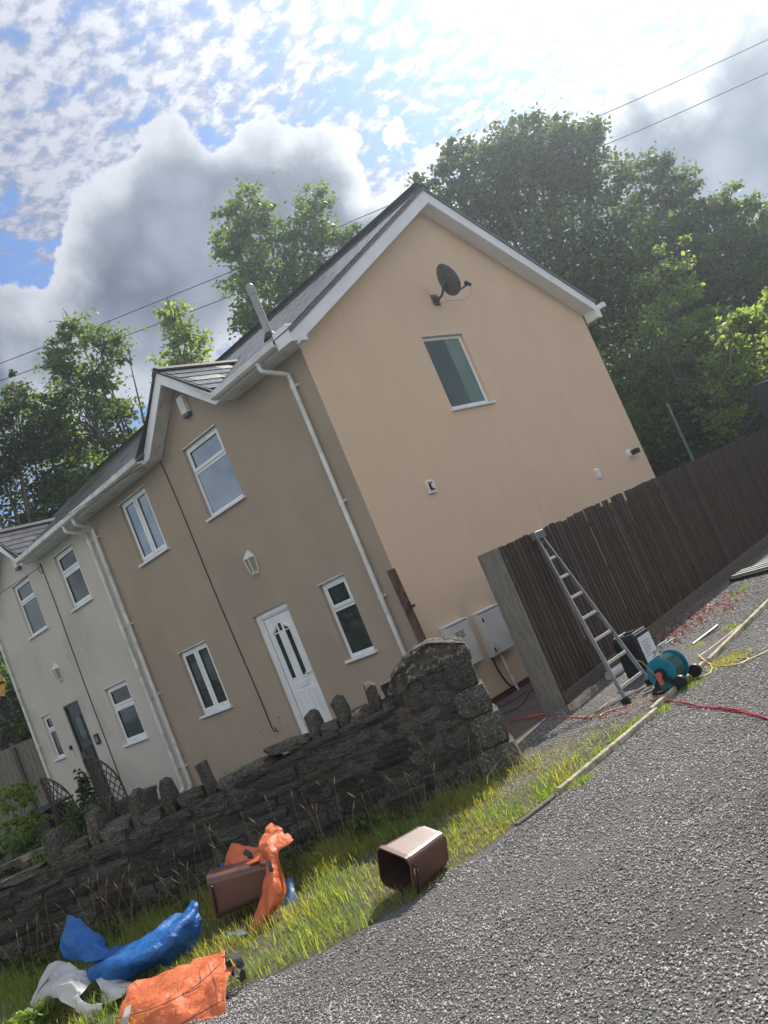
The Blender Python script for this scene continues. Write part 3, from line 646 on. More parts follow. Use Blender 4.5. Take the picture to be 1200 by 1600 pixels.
def dormer(parent, D):
    l, r, c, zp = D; zf = 5.34
    hw = (r - l) / 2; pitch = math.atan((zp - zf) / hw)
    yb = lambda z: (z - 5.40) / 0.565 - .35           # where the main slope has that height
    o = MB()
    th = .10
    for s in (-1, 1):
        e = c + s * hw
        pts = [(c, -.30, zp - .07), (e, -.30, zf - .07), (e, -.30, zf - .03), (c, -.30, zp - .03)]
        o.prism([(c, -.28, zp - .03), (c, yb(zp) , zp - .03), (e, yb(zf), zf - .03), (e, -.28, zf - .03)], (0, 0, -.05))
    ro = o.build('dormer_roof', M_slate2, parent)
    ll = math.hypot(hw, zp - zf); rest = MB()
    for s in (-1, 1):
        dirv = Vector((s * hw, 0, -(zp - zf))).normalized(); nrm = Vector((s * (zp - zf), 0, hw)).normalized()
        for j in range(6):
            d0 = ll + .03 - j * .245
            if d0 < .1: break
            base = Vector((c, 0, zp)) + dirv * d0; top = max(d0 - .40, .0)
            zc_ = zp - (zp - zf) * d0 / ll
            y = -.31; ymax = yb(zc_) + .15; k = 0
            while y < ymax:
                wv_ = .30 if k or j % 2 == 0 else .15
                y1 = y + wv_
                p0 = base + Vector((0, y + .003, 0)) + nrm * (-.012 + .024)
                q = Vector((c, 0, zp)) + dirv * top + nrm * -.006
                ctr = (Vector((base.x, 0, base.z)) + nrm * .012 + q) / 2
                half = (Vector((base.x, 0, base.z)) + nrm * .012 - q) / 2
                if s == 1:
                    sm_ = MB(); sm_.obox((ctr.x, (y + y1) / 2, ctr.z), (0, wv_ / 2 - .003, 0), half, nrm * .005); sm_.build('slate', M_slate if R.random() < .7 else M_slate2, ro)
                else: rest.obox((ctr.x, (y + y1) / 2, ctr.z), (0, wv_ / 2 - .003, 0), half, nrm * .005)
                y = y1; k += 1
    rest.build('slates', M_slate, ro)['kind'] = 'stuff'
    rg = MB(); rg.prism([(c - .13, -.33, zp - .075), (c - .13, -.33, zp - .045), (c, -.33, zp + .045), (c + .13, -.33, zp - .045), (c + .13, -.33, zp - .075), (c, -.33, zp + .015)], (0, yb(zp) + .45, 0)); rg.build('ridge_tile', M_ridge, ro)
    vg = MB()
    for s in (-1, 1):
        e = c + s * (hw + .01)
        vg.prism([(c, -.345, zp - .045), (e, -.345, zf - .045), (e, -.345, zf + .0), (c, -.345, zp + .0)], (0, .03, 0))
    vg.build('verge_cap', M_ridge, ro)
    b = MB()
    for s in (-1, 1):
        e = c + s * hw; zz = (zp - zf) / hw
        e2 = c + s * (hw - .16)
        b.prism([(c, -.315, zp - .047), (e, -.315, zf - .047), (e, -.315, zf - .13), (e2, -.315, zf - .13 - .0), (c, -.315, zp - .26)], (0, .025, 0))
    b.build('barge_board', M_upvc, parent)
    s_ = MB()
    for s in (-1, 1):
        e = c + s * (hw - .06)
        s_.prism([(c, -.288, zp - .20), (e, -.288, zf - .20 + .055), (e, -.004, zf - .20 + .055), (c, -.004, zp - .20)], (0, 0, .012))
    s_.build('soffit', M_gut, parent)
    return ro
dormer(brown, D1); dormer(white, D2)
# flue pipe through the front slope
fl = thing('flue_pipe', 'grey metal flue pipe rising from the slates near the gutter corner', 'flue', (-.72, .25, 5.7))
q = MB(); q.tube([(-.72, .25, 5.62), (-.72, .25, 6.42)], .058, 16); q.build('pipe', mat('flue_grey', (.33, .34, .35), .5, (.25, .26, .27), 6), fl, smooth=False)
q = MB(); q.tube([(-.72, .25, 6.425), (-.72, .25, 6.56)], [.066, .066], 16); q.tube([(-.72, .25, 6.562), (-.72, .25, 6.60)], [.064, .04], 16); q.build('cowl', mat('flue_grey', (0, 0, 0)), fl)
q = MB(); q.tube([(-.72, .25, 5.70), (-.72, .25, 5.80)], [.12, .066], 16); q.build('flashing', M_seal, fl)

def downpipe(parent, x, label=None, swan=True, ztop=5.23, zbot=-.40, gx=None, shoe=False, r=.034):
    gx = x if gx is None else gx
    q = MB(); q.tube(spline([(gx, -.41, 5.23), (gx, -.41, 5.15), (gx + (x - gx) * .15, -.37, 5.09), (gx + (x - gx) * .85, -.10, 4.99), (x, -.065, 4.93), (x, -.065, 4.85)], 5), r, 12)
    pts = [(x, -.065, 4.852), (x, -.065, zbot)]
    p = MB(); p.tube(pts, r - .001, 12); po = p.build('downpipe', M_gut, parent, smooth=False)
    q.tube([(gx, -.41, 5.20), (gx, -.41, 5.245)], r + .01, 12)
    q.build('swan_neck', M_gut, po, smooth=False)
    z = 4.82
    while z > zbot + .2:
        c = MB(); c.tube([(x, -.065, z), (x, -.065, z - .07)], r + .006, 12); c.box((x - .06, -.035, z - .05), (x + .06, 0, z - .02)); c.build('pipe_clip', M_gut, po); z -= 1.78 if z > 4 else 1.42
    if shoe:
        c = MB(); c.tube([(x, -.065, zbot + .08), (x, -.075, zbot), (x + .02, -.16, zbot - .06)], r + .005, 12); c.build('pipe_shoe', M_gut, po)
downpipe(brown, -.36, gx=-.48)
downpipe(brown, -6.93, gx=-6.85, shoe=True, zbot=-.22); downpipe(white, -7.22, gx=-7.28, shoe=True, zbot=-.22)
downpipe(white, -12.80, zbot=-.4)

# things fixed to the fronts ----------------------------------------
def alarm(x, z, lbl):
    t = thing('alarm_box', lbl, 'alarm', (x, -.01, z), 'alarm boxes under the dormer peaks')
    q = MB(); q.prism([(x - .10, -.003, z - .13), (x + .10, -.003, z - .13), (x + .085, -.09, z - .13), (x - .085, -.09, z - .13)], (0, 0, .30)); q.build('housing', mat('cream_plastic', (.76, .75, .68), .5, (.66, .65, .58), 5), t, bevel=.015, seg=2)
    q = MB(); q.prism([(x - .098, -.003, z - .19), (x + .098, -.003, z - .19), (x + .083, -.088, z - .19), (x - .083, -.088, z - .19)], (0, 0, .058)); q.build('strobe_lens', mat('blue_lens', (.03, .06, .11), .2), t, bevel=.01)
alarm(-2.89, 5.66, 'cream alarm box with blue lens above the blue bedroom window of the brown house')
alarm(-10.55, 5.48, 'cream alarm box under the far dormer of the pale house')
def lantern(x, z, lbl):
    t = thing('wall_lantern', lbl, 'lantern', (x, -.01, z), 'half lanterns above the front doors')
    w = mat('lantern_white', (.68, .67, .62), .45)
    q = MB()
    def half(zz, r): return [(x + r * math.cos(a), -.005 - r * math.sin(a), zz) for a in (0, math.pi / 3, 2 * math.pi / 3, math.pi)]
    def loft(a, b): 
        k = len(a); q.add(a + b, [(i, i + 1, k + i + 1, k + i) for i in range(k - 1)] + [tuple(range(k - 1, -1, -1)), tuple(range(k, 2 * k)), (k - 1, 0, k, 2 * k - 1)])
    loft(half(z + .105, .125), half(z + .20, .05)); loft(half(z + .2, .05), half(z + .235, .012)); loft(half(z - .16, .075), half(z - .125, .088)); loft(half(z - .20, .02), half(z - .162, .06))
    q.build('cap', w, t)
    for i, a in enumerate((0, math.pi / 3, 2 * math.pi / 3, math.pi)):
        b = MB(); b.bar((x + .085 * math.cos(a), -.008 - .085 * math.sin(a), z - .125), (x + .115 * math.cos(a), -.008 - .115 * math.sin(a), z + .105), .016, .016); b.build('bar', w, t)
    g = MB(); A = half(z - .124, .078); B = half(z + .104, .106); g.add(A + B, [(i, i + 1, 5 + i, 4 + i) for i in range(3)]); g.build('lantern_pane', mat('lantern_glass', (.30, .28, .20), .12, coat=.5), t)
lantern(-2.8, 2.86, 'white half lantern on the brown wall above the white front door')
lantern(-10.55, 2.86, 'small white half lantern on the pale wall above the dark door')
def cable(x0, z0, x1, z1, lbl, hook):
    q = MB(); pts = [(x0 + (x1 - x0) * t + .012 * math.sin(t * 9), -.012, z0 + (z1 - z0) * t) for t in [i / 14 for i in range(15)]]
    pts += [(x1 + .03, -.015, z1 - .05), (x1 + .09, -.02, z1 - .06), (x1 + .11, -.02, z1)] if hook else []
    q.tube(pts, .009, 6); tag(q.build('phone_cable', M_blk), lbl, 'cable')
cable(-4.10, 5.22, -3.95, .32, 'thin black cable hanging down the brown wall left of the white door', True)
cable(-9.55, 5.12, -9.62, -.1, 'thin dark cable hanging down the pale wall beside the dark door', False)
q = MB(); q.tube([(-9.62 + .07 * math.cos(a), -.02, 5.02 + .12 * math.sin(a)) for a in [i * .45 for i in range(15)]], .006, 5)
tag(q.build('cable_loop', M_blk), 'small coil of cable under the eaves of the pale house', 'cable')
q = MB(); q.tube(spline([(-4.10, -.02, 5.22), (-4.5, -.42, 5.18), (-5.2, -.50, 5.20), (-7.0, -.55, 5.3)], 6), .006, 5); tag(q.build('eaves_cable', M_blk), 'thin cable running along the gutter left of the brown dormer', 'cable')
q = MB(); q.tube([(-9.5, -.05, 5.03), (-10.6, -.35, 4.98), (-13.4, -1.2, 4.9)], .007, 5); tag(q.build('phone_wire', M_blk), 'phone wire leaving the pale house eaves towards the left', 'cable')
t = thing('door_plaque', 'small black square plaque right of the dark front door', 'plaque', (-9.93, -.01, 1.22)); q = MB(); q.box((-10.03, -.003, 1.12), (-9.83, -.03, 1.34)); q.build('plate', M_blk, t, bevel=.006); q = MB(); q.box((-9.98, -.031, 1.17), (-9.88, -.034, 1.29)); q.build('inset', mat('plaque_grey', (.2, .2, .19), .4), t)
t = thing('key_box', 'tiny black and grey key safe left of the dark front door', 'key safe', (-11.25, -.01, 1.2)); q = MB(); q.box((-11.29, -.003, 1.22), (-11.22, -.05, 1.32)); q.build('case', M_blk, t, bevel=.01); q = MB(); q.box((-11.28, -.003, 1.08), (-11.22, -.03, 1.21)); q.build('flap', M_gut, t)

# gable fittings -----------------------------------------------------
dish = thing('satellite_dish', 'dark oval satellite dish on an arm high on the gable', 'satellite dish', (0, 3.5, 5.9))
dk = mat('dish_grey', (.055, .058, .066), .45, (.075, .078, .088), 9)
C0 = Vector((.42, 3.33, 5.95)); nrm = Vector((.28, .93, .24)).normalized()      # faces the sky beyond the rear
e1 = Vector((0, 0, 1)) - nrm * nrm.z; e1.normalize(); e2 = nrm.cross(e1)
q = MB(); rings = 7; nseg = 28
for side_ in (0, 1):
    b0 = len(q.v)
    for i in range(rings + 1):
        r = i / rings
        for k in range(nseg):
            a = 2 * math.pi * k / nseg; egg = 1 + .10 * math.sin(a)
            q.v.append(tuple(C0 + e1 * (.285 * r * math.sin(a)) * (1.0) + e2 * (.235 * r * math.cos(a) * (1 - .12 * math.sin(a))) + nrm * (.06 * r * r - .012 * side_)))
    for i in range(rings):
        for k in range(nseg):
            a_, b_ = b0 + i * nseg + k, b0 + i * nseg + (k + 1) % nseg; q.f.append((a_, b_, b_ + nseg, a_ + nseg) if side_ == 0 else (a_ + nseg, b_ + nseg, b_, a_)); q.mi.append(0)
t0 = rings * nseg; t1 = (2 * rings + 1) * nseg
for k in range(nseg): q.f.append((t0 + k, t0 + (k + 1) % nseg, t1 + (k + 1) % nseg, t1 + k)); q.mi.append(0)
q.build('reflector', dk, dish, smooth=True)
q = MB(); lo = C0 - e1 * .25; lnb = Vector((.60, 3.62, 5.78))
q.bar(lo, lnb, .022, .03); q.build('feed_arm', dk, dish)
q = MB(); q.tube([lnb - Vector((0.0, .0, .0)), lnb + Vector((-.03, -.04, .05))], .035, 10); q.tube([lnb + Vector((.0, .05, -.01)), lnb + Vector((.0, -.06, .02))], .028, 10); q.build('receiver', M_blk, dish)
q = MB(); q.tube(spline([(.0, 3.42, 5.82), (.18, 3.38, 5.80), (.32, 3.33, 5.88), tuple(C0 - nrm * .02)], 5), .022, 8); q.build('mast', dk, dish)
q = MB(); q.box((.002, 3.34, 5.73), (.03, 3.50, 5.92)); q.box((.031, 3.38, 5.78), (.08, 3.46, 5.86)); q.build('wall_bracket', dk, dish, bevel=.006)
q = MB(); q.tube(spline([tuple(lnb), (.55, 3.70, 5.66), (.38, 3.66, 5.62), (.2, 3.55, 5.70), (.02, 3.5, 5.75)], 6), .004, 5); q.build('cable', mat('grey_cable', (.35, .34, .32), .6), dish)
t = thing('boiler_flue', 'square white boiler flue outlet on the gable below the window', 'flue', (0, 1.38, 2.8))
q = MB(); panel_ = [(1.30, 2.70), (1.46, 2.70), (1.46, 2.90), (1.30, 2.90)]
for (a, b, c, d_) in ((1.30, 1.33, 2.70, 2.90), (1.44, 1.47, 2.70, 2.90), (1.33, 1.44, 2.87, 2.90), (1.33, 1.44, 2.70, 2.73)): q.box((.002, a, c), (.05, b, d_))
q.build('surround', M_upvc, t, bevel=.004); q = MB(); q.tube([(.0, 1.385, 2.80), (.08, 1.385, 2.80)], .042, 14); q.build('terminal', M_seal, t); q = MB(); q.tube([(.081, 1.385, 2.80), (.085, 1.385, 2.80)], [.044, .044], 14); q.build('guard', M_gut, t)
t = thing('wall_vent', 'small white louvred vent low on the gable near the rear corner', 'vent', (0, 5.93, 2.18))
q = MB(); q.box((.002, 5.85, 2.08), (.012, 6.01, 2.28)); q.build('back_plate', M_upvc, t)
for k in range(4): q = MB(); q.prism([(.0125, 5.86, 2.10 + k * .045), (.04, 5.86, 2.10 + k * .045), (.0125, 5.86, 2.135 + k * .045)], (0, .14, 0)); q.build('louvre', M_upvc, t)
t = thing('security_light', 'round white wall light with black lamp head near the rear gable corner', 'security light', (0, 7.35, 2.34))
q = MB(); q.tube([(.002, 7.35, 2.34), (.05, 7.35, 2.34)], [.10, .085], 18); q.build('base', M_upvc, t); q = MB(); q.box((.051, 7.33, 2.29), (.20, 7.45, 2.39)); q.build('lamp_head', M_blk, t, bevel=.015)

def meter(y0, y1, z0, z1, lbl, vent):
    t = thing('meter_box', lbl, 'meter box', (0.1, (y0 + y1) / 2, z0), 'meter boxes on the gable foot')
    g = mat('meter_grey', (.68, .68, .63), .5, (.60, .60, .55), 4, col3=(.52, .52, .47), scale3=3)
    q = MB(); q.box((.002, y0, z0), (.115, y1, z1)); q.build('body', g, t, bevel=.006)
    q = MB(); q.box((.116, y0 + .01, z0 + .012), (.14, y1 - .01, z1 - .02)); dd = q.build('door', g, t, bevel=.006)
    q = MB(); q.prism([(.0, y0 - .008, z1 + .001), (.15, y0 - .008, z1 + .001), (.15, y0 - .008, z1 + .012), (.0, y0 - .008, z1 + .03)], (0, y1 - y0 + .016, 0)); q.build('lid', M_upvc, t)
    if vent:
        q = MB()
        for k in range(4):
            for s in (0, 1): a = y0 + .12 + s * .10; q.box((.141, a, z1 - .12 - k * .026), (.148, a + .085, z1 - .108 - k * .026))
        q.build('louvre_slots', mat('meter_white', (.75, .75, .73), .5), dd)
        q = MB()
        for k in range(4):
            for s in (0, 1): a = y0 + .12 + s * .10; q.box((.1405, a, z1 - .134 - k * .026), (.144, a + .085, z1 - .1205 - k * .026))
        q.build('slot_shadow_gap', M_seal, dd)
    else:
        q = MB(); q.box((.141, y0 + .02, z0 + .06), (.151, y0 + .045, z0 + .12)); q.box((.141, y0 + .02, z1 - .14), (.151, y0 + .045, z1 - .08)); q.build('hinge', M_seal, dd)
meter(.37, .86, .22, .85, 'grey meter box with slotted vent, nearer the stone pier', True)
meter(1.11, 1.60, .18, .83, 'plain grey meter box beside the fence end, with pipe below', False)
q = MB(); q.tube([(.06, 1.30, .178), (.06, 1.36, -.42)], .022, 10); tag(q.build('conduit_pipe', M_gut), 'grey conduit pipe running down below the plain meter box', 'pipe')
q = MB(); q.tube(spline([(.05, 1.12, .178), (.08, 1.10, -.02), (.06, 1.20, -.25), (.05, 1.34, -.38)], 6), .014, 8); tag(q.build('black_cable', M_blk), 'black cable curving down under the plain meter box', 'cable')
t = thing('timber_plank', 'rough brown timber plank standing against the corner of the house', 'plank', (.1, -.2, -.44))
mp_ = mat('peeling_brown_plank', (.10, .05, .033), .85, (.17, .09, .06), 7, bump=.7, bscale=25, col3=(.05, .03, .025), scale3=5)
q = MB(); q.obox((.13, -.14, .70), (.0, .070, 0), (.022, 0, 0), (-.02, -.02, 1.16)); q.build('plank', mp_, t, bevel=.006)
q = MB(); q.box((.155, -.12, 1.28), (.18, -.06, 1.32)); q.box((.155, -.14, 1.35), (.175, -.11, 1.37)); q.build('metal_clip', M_seal, t)

# ------------------------------------------------------------------ fence
fa, fb = Vector((2.30, -.70, 0)), Vector((1.55, 11.2, 0)); fd = (fb - fa).normalized(); fl_ = (fb - fa).length; fn = Vector((fd.y, -fd.x, 0))   # fn faces the drive
fence = thing('fence', 'tall dark brown close-boarded fence running beside the gravel drive', 'fence', (2.2, .0, GZ))
def fz(y): return drive_z(y)
bvar = []
for k in range(5):
    q = MB(); h = 1.74; w = .110
    q.prism([(-.012, 0, 0), (-.012 + (.0), w, 0), (-.006, w, 0), (.010, 0, 0)], (0, 0, h)); o = q.build('board', M_fence if k < 4 else M_fence2, None); bvar.append(o.data); bpy.data.objects.remove(o)
ang = math.atan2(fd.x, fd.y); pitchb = .094; nb = int(fl_ / pitchb)
for i in range(nb):
    s = i * pitchb; p = fa + fd * s + fn * .03
    if i in (36,): continue
    hsc = 1 + R.uniform(-.006, .006)
    if 15 < i < 18: hsc = .985
    if 26 < i < 33: hsc = .965 if i in (28, 31) else 1.0
    gap = 0.0
    o = piece('board', bvar[i % 5] if R.random() > .15 else bvar[4], fence, (p.x, p.y, fz(p.y) + .16), (R.uniform(-.004, .004), 0, -ang + R.uniform(-.02, .02)), (R.uniform(.8, 1.3), (.66 if i in (9, 22, 30, 48, 71) else .8 if i in (10, 23, 47, 60, 61, 80) else 1.0), hsc))
# gravel boards at the foot, one per bay, rails and posts behind
bay = 1.88; k = 0
while k * bay < fl_:
    s0, s1 = k * bay, min((k + 1) * bay, fl_) - .012
    a, b = fa + fd * s0 + fn * .03, fa + fd * s1 + fn * .03; a.z, b.z = fz(a.y) + .075, fz(b.y) + .075
    q = MB(); q.bar(a, b, .04, .17); q.build('gravel_board', M_gboard, fence, bevel=.004)
    for h in (.38, 1.0, 1.62):
        a2, b2 = a - fn * .075, b - fn * .075; a2 = a2 + Vector((0, 0, h)); b2 = b2 + Vector((0, 0, h)); q = MB(); q.bar(a2, b2, .05, .08); q.build('rail', M_gboard, fence)
    if k:
        q = MB(); c = fa + fd * s0 - fn * .09; q.obox((c.x, c.y, fz(c.y) + .85), fn * .05, fd * .05, (0, 0, .92)); q.build('post', M_gboard, fence)
    k += 1
# end board and post facing the wall
def fp(s, t, z): return fa + fd * s + fn * t + Vector((0, 0, z))
q = MB(); q.obox(fp(-.045, -.085, .59), fn * .125, fd * .024, (0, 0, .96)); q.build('end_board', M_post, fence, bevel=.005)
q = MB(); q.obox(fp(.06, -.165, .57), fn * .05, fd * .075, (0, 0, .945)); q.build('post', M_post, fence, bevel=.004)
for dz, dx in ((0, 0), (.0, .045)):
    q = MB(); q.obox(fp(-.02 + dx, -.245 - dx * .2, .58 - dx * .3), fn * .02, fd * .016, (0, 0, .97 - dx)); q.build('batten', M_post, fence)
q = MB(); q.obox(fp(.30, -.02, -.30), fn * .05, fd * .36, (0, 0, .06)); q.build('sole_plate', M_gboard, fence)

# ------------------------------------------------------------------ trackside edging
def edging(a, b, w, h, lbl):
    q = MB(); q.bar(a, b, w, h); return tag(q.build('edging_board', M_edge, bevel=.006), lbl, 'timber edging', 'timber edging along the drive')
edging((4.07, -3.46, GZ + .012), (4.06, -1.80, GZ + .018), .045, .07, 'pale timber edging strip between grass and road, nearest length')
edging((3.985, -1.76, GZ + .018), (3.90, -.42, drive_z(-.6) + .02), .045, .07, 'pale timber edging strip beside the hose reel, mostly under the hose')
edging((3.94, -.38, drive_z(-.4) + .02), (3.70, 3.3, drive_z(3.0) + .03), .05, .07, 'pale timber edging strip beyond the hose reel, running to the frame edge')
q = MB(); q.bar((4.02, -3.98, GZ - .002), (4.06, -3.52, GZ + .002), .05, .05); tag(q.build('edging_board', M_gboard, bevel=.006), 'dark half-buried end of the edging beside the grass tuft', 'timber edging', 'timber edging along the drive')
# ------------------------------------------------------------------ stone wall and pier
def stone_mesh(seed, m, rough=.10, sub=1):
    """roughened block, edge length 2 (48 triangles)"""
    r = random.Random(seed); q = MB(); N = 3 if sub == 1 else 4; idx = {}
    def vid(p):
        if p not in idx:
            v = Vector([c / (N - 1) * 2 - 1 for c in p]); e = sum(1 for c in v if abs(c) > .99)
            k = {1: 1.0, 2: .955, 3: .87}.get(e, 1)
            v = v * k; v = Vector([c + r.uniform(-rough, rough) for c in v]); idx[p] = len(q.v); q.v.append(tuple(v))
        return idx[p]
    for ax in range(3):
        for sd_ in (0, N - 1):
            for i in range(N - 1):
                for j in range(N - 1):
                    c = []
                    for (a, b) in ((i, j), (i + 1, j), (i + 1, j + 1), (i, j + 1)):
                        p = [0, 0, 0]; p[ax] = sd_; p[(ax + 1) % 3] = a; p[(ax + 2) % 3] = b; c.append(vid(tuple(p)))
                    q.f.append(tuple(c if sd_ else c[::-1])); q.mi.append(0)
    o = q.build('stone', m, None); me = o.data; bpy.data.objects.remove(o); return me
SM = [stone_mesh(i, STONE[(0, 0, 1, 2, 0, 1, 2, 0)[i % 8]], .15) for i in range(20)]
CM = [stone_mesh(50 + i, M_cope, .19) for i in range(8)]
WANG = math.atan2(WU.y, WU.x)
def wtop(s):
    pts = [(0, .56), (1.7, .56), (2.3, .50), (3.0, .47), (4.3, .45), (4.6, .42), (9, .42)]
    for (a, x), (b, y) in zip(pts[:-1], pts[1:]):
        if a <= s <= b: return x + (y - x) * (s - a) / (b - a)
    return .42
wall = thing('stone_wall', 'dark rubble stone wall with jagged upright coping stones', 'wall', tuple(WP(3, -.2, GZ - .1)))
q = MB()
S = [.55 + .35 * i for i in range(22)]
for a, b in zip(S[:-1], S[1:]):
    p = [WP(a, -.012, -.6), WP(b, -.012, -.6), WP(b, -.38, -.6), WP(a, -.38, -.6)]
    t = [WP(a, -.012, wtop(a) - .02), WP(b, -.012, wtop(b) - .02), WP(b, -.38, wtop(b) - .02), WP(a, -.38, wtop(a) - .02)]
    q.add(p + t, [(0, 1, 5, 4), (2, 3, 7, 6), (4, 5, 6, 7)])
q.build('mortar_core', M_mortar, wall)
def lay(parent, s0, s1, z0, ztf, tcen, tdep, hmin, hmax, wmin, wmax, stop=None, cope_at=None):
    z = z0; k = 0
    while z < max(ztf(s0), ztf(s1)) - .04:
        h = R.uniform(hmin, hmax) * (1.5 if R.random() < .2 else 1); s = s0 - R.uniform(0, .1) * (k % 2)
        s = max(s, s0)
        while s < s1 - .05:
            w = R.uniform(wmin, wmax) * (1.25 if R.random() < .12 else 1); w = min(w, s1 - s)
            top = ztf(s + w / 2); hh = min(h, top - z)
            if hh > .045:
                jit = R.uniform(-.018, .018)
                c = WP(s + w / 2, tcen + R.uniform(-.014, .022), z + hh / 2 + jit * .4 + .015 * math.sin(s * 2.1))
                piece('stone', R.choice(SM), parent, c, (R.uniform(-.05, .05), R.uniform(-.03, .03), WANG + R.uniform(-.04, .04)), (w / 2 * .985, tdep / 2, hh / 2 * .97))
            s += w + .006; k += 1
        z += h + .006; k += 1
lay(wall, .80, 6.9, GZ - .10, wtop, -.10, .225, .050, .105, .13, .42)
# coping: upright slabs with flat stones between
def cope(s, zb, h, w, d, lean=0.0, tt=-.2, flat=False):
    c = WP(s, tt, zb + h / 2); piece('coping_stone', R.choice(CM), wall, c, (R.uniform(-.06, .06), lean, WANG + R.uniform(-.2, .2)), (w / 2, d / 2, h / 2))
for s, h, w, ln in ((.67, .36, .10, .10), (.97, .34, .12, -.14), (1.28, .33, .11, .04), (1.56, .30, .09, -.02), (2.66, .34, .095, .06), (3.05, .34, .10, -.05), (3.36, .35, .09, -.14), (3.79, .36, .11, -.18), (4.17, .32, .17, .08)):
    cope(s, wtop(s) - .06, h, w, .26, ln)
for s, w, h in ((.82, .20, .12), (1.13, .20, .13), (1.43, .17, .12), (1.72, .22, .08), (2.18, .34, .10), (2.45, .26, .10), (2.86, .26, .12), (3.21, .22, .11), (3.58, .30, .14), (3.98, .26, .12)):
    cope(s, wtop(s) - .03, h, w, .36)
cope(1.86, .56, .09, .42, .40, -.10)
for k in range(8): cope(4.52 + k * .46, wtop(4.5) - .02, .07, .45, .42)
pier = thing('stone_pier', 'thick rounded stone pier at the end of the rubble wall', 'gate pier', tuple(WP(.35, -.2, GZ - .1)))
q = MB(); q.prism([WP(.05, -.008, -.6), WP(.72, -.008, -.6), WP(.72, -.45, -.6), WP(.05, -.45, -.6)], (0, 0, 1.30)); q.build('mortar_core', M_mortar, pier)
z = GZ - .08
for i, (h, w0) in enumerate(((.34, .33), (.30, .26), (.26, .30), (.30, .27))):      # big quoins at the free end
    c = WP(w0 / 2 - .035 * (3 - i) * .5, -.22, z + h / 2); piece('quoin_stone', stone_mesh(80 + i, STONE[2], .05, 2), pier, c, (0, 0, WANG + R.uniform(-.02, .02)), (w0 / 2 + .012 * (3 - i), .27, h / 2 * .99)); z += h
for i, z_ in enumerate((GZ - .05, GZ + .10, GZ + .24, GZ + .36, GZ + .50, GZ + .62, GZ + .76, GZ + .90, GZ + 1.02)):
    s = .29
    while s < .84:
        w = R.uniform(.13, .26); w = min(w, .86 - s)
        if w > .05: piece('stone', R.choice(SM), pier, WP(s + w / 2, -.13, z_ + .065), (R.uniform(-.04, .04), R.uniform(-.03, .03), WANG), (w / 2 * .97, .14, .066))
        s += w + .004
# domed cap
q = MB(); nx_, ny_ = 11, 7
def capz(u): return .66 + .30 * max(0.0, 1 - abs((u - .46) / .60) ** 2.6) ** .5
prof = [(.0, .70), (-.01, .78), (.0, .85), (.05, .895), (.16, .955), (.30, .985), (.44, .97), (.56, .925), (.68, .85), (.77, .77), (.82, .69), (.79, .64), (.70, .66), (.62, .72), (.50, .74), (.30, .72)]
rr = random.Random(5); ringsv = []
for j, (tt, sc) in enumerate(((.015, .90), (.035, .98), (-.03, 1.0), (-.10, 1.02), (-.20, 1.03), (-.30, 1.03), (-.40, 1.0), (-.46, .9))):
    ringsv.append([WP(.38 + (s - .38) * sc + rr.uniform(-.02, .02), tt + rr.uniform(-.02, .02), .64 + (z_ - .64) * sc + rr.uniform(-.018, .018)) for s, z_ in prof])
n_ = len(prof); 
for rg_ in ringsv: q.v += [tuple(p) for p in rg_]
for j in range(len(ringsv) - 1):
    for i in range(n_): a, b = j * n_ + i, j * n_ + (i + 1) % n_; q.f.append((a, b, b + n_, a + n_)); q.mi.append(0)
q.f.append(tuple(range(n_ - 1, -1, -1))); q.f.append(tuple((len(ringsv) - 1) * n_ + i for i in range(n_))); q.mi += [0, 0]
q.build('cap_stone', M_cap, pier)

# ------------------------------------------------------------------ trees
def leaves(C, Rr, n, size, parent, m, name='crown', up=0.35, kind=None, flat=0.8, clump=42, crad=.62):
    """C: lobe centres (k,3), Rr: radii; n leaves gathered in clumps through the lobes' volume"""
    C = np.asarray(C, float); Rr = np.asarray(Rr, float); w = Rr ** 2.2; w /= w.sum()
    K = max(8, n // clump); li = NR.choice(len(C), K, p=w)
    d = NR.normal(size=(K, 3)); d /= np.linalg.norm(d, axis=1)[:, None]; d[:, 2] = d[:, 2] * flat + .06
    rad = NR.uniform(0.10, 1.0, K) ** 0.42
    cc = C[li] + d * (Rr[li] * rad)[:, None]
    ci = NR.integers(0, K, n); sc = crad * np.clip(NR.normal(1, .3, K), .45, 1.8) * np.clip(Rr[li] / 1.6, .35, 1.3)
    off = NR.normal(0, 1, (n, 3)) * (sc[ci] * .55)[:, None] * (1, 1, .62)
    p = cc[ci] + off
    nv = NR.normal(0, 1, (n, 3)); nv[:, 2] = np.abs(nv[:, 2]) + up; nv /= np.linalg.norm(nv, axis=1)[:, None]
    t = NR.normal(0, 1, (n, 3)); t[:, 2] -= .35; t -= nv * (t * nv).sum(1)[:, None]; t /= np.linalg.norm(t, axis=1)[:, None]; b = np.cross(nv, t)
    s = size * NR.uniform(.6, 1.35, n); L = (t * s[:, None]); Wd = b * (s * NR.uniform(.28, .42, n))[:, None]
    V = np.stack([p - L * .5, p + Wd - L * .02 + nv * (s * .08)[:, None], p + L * .5, p - Wd - L * .02 + nv * (s * .08)[:, None]], 1).reshape(-1, 3)
    F = (np.arange(n) * 4)[:, None] + np.arange(4)[None]
    o = npmesh(name, V, F, m, parent)
    if kind: o['kind'] = kind
    return o, cc
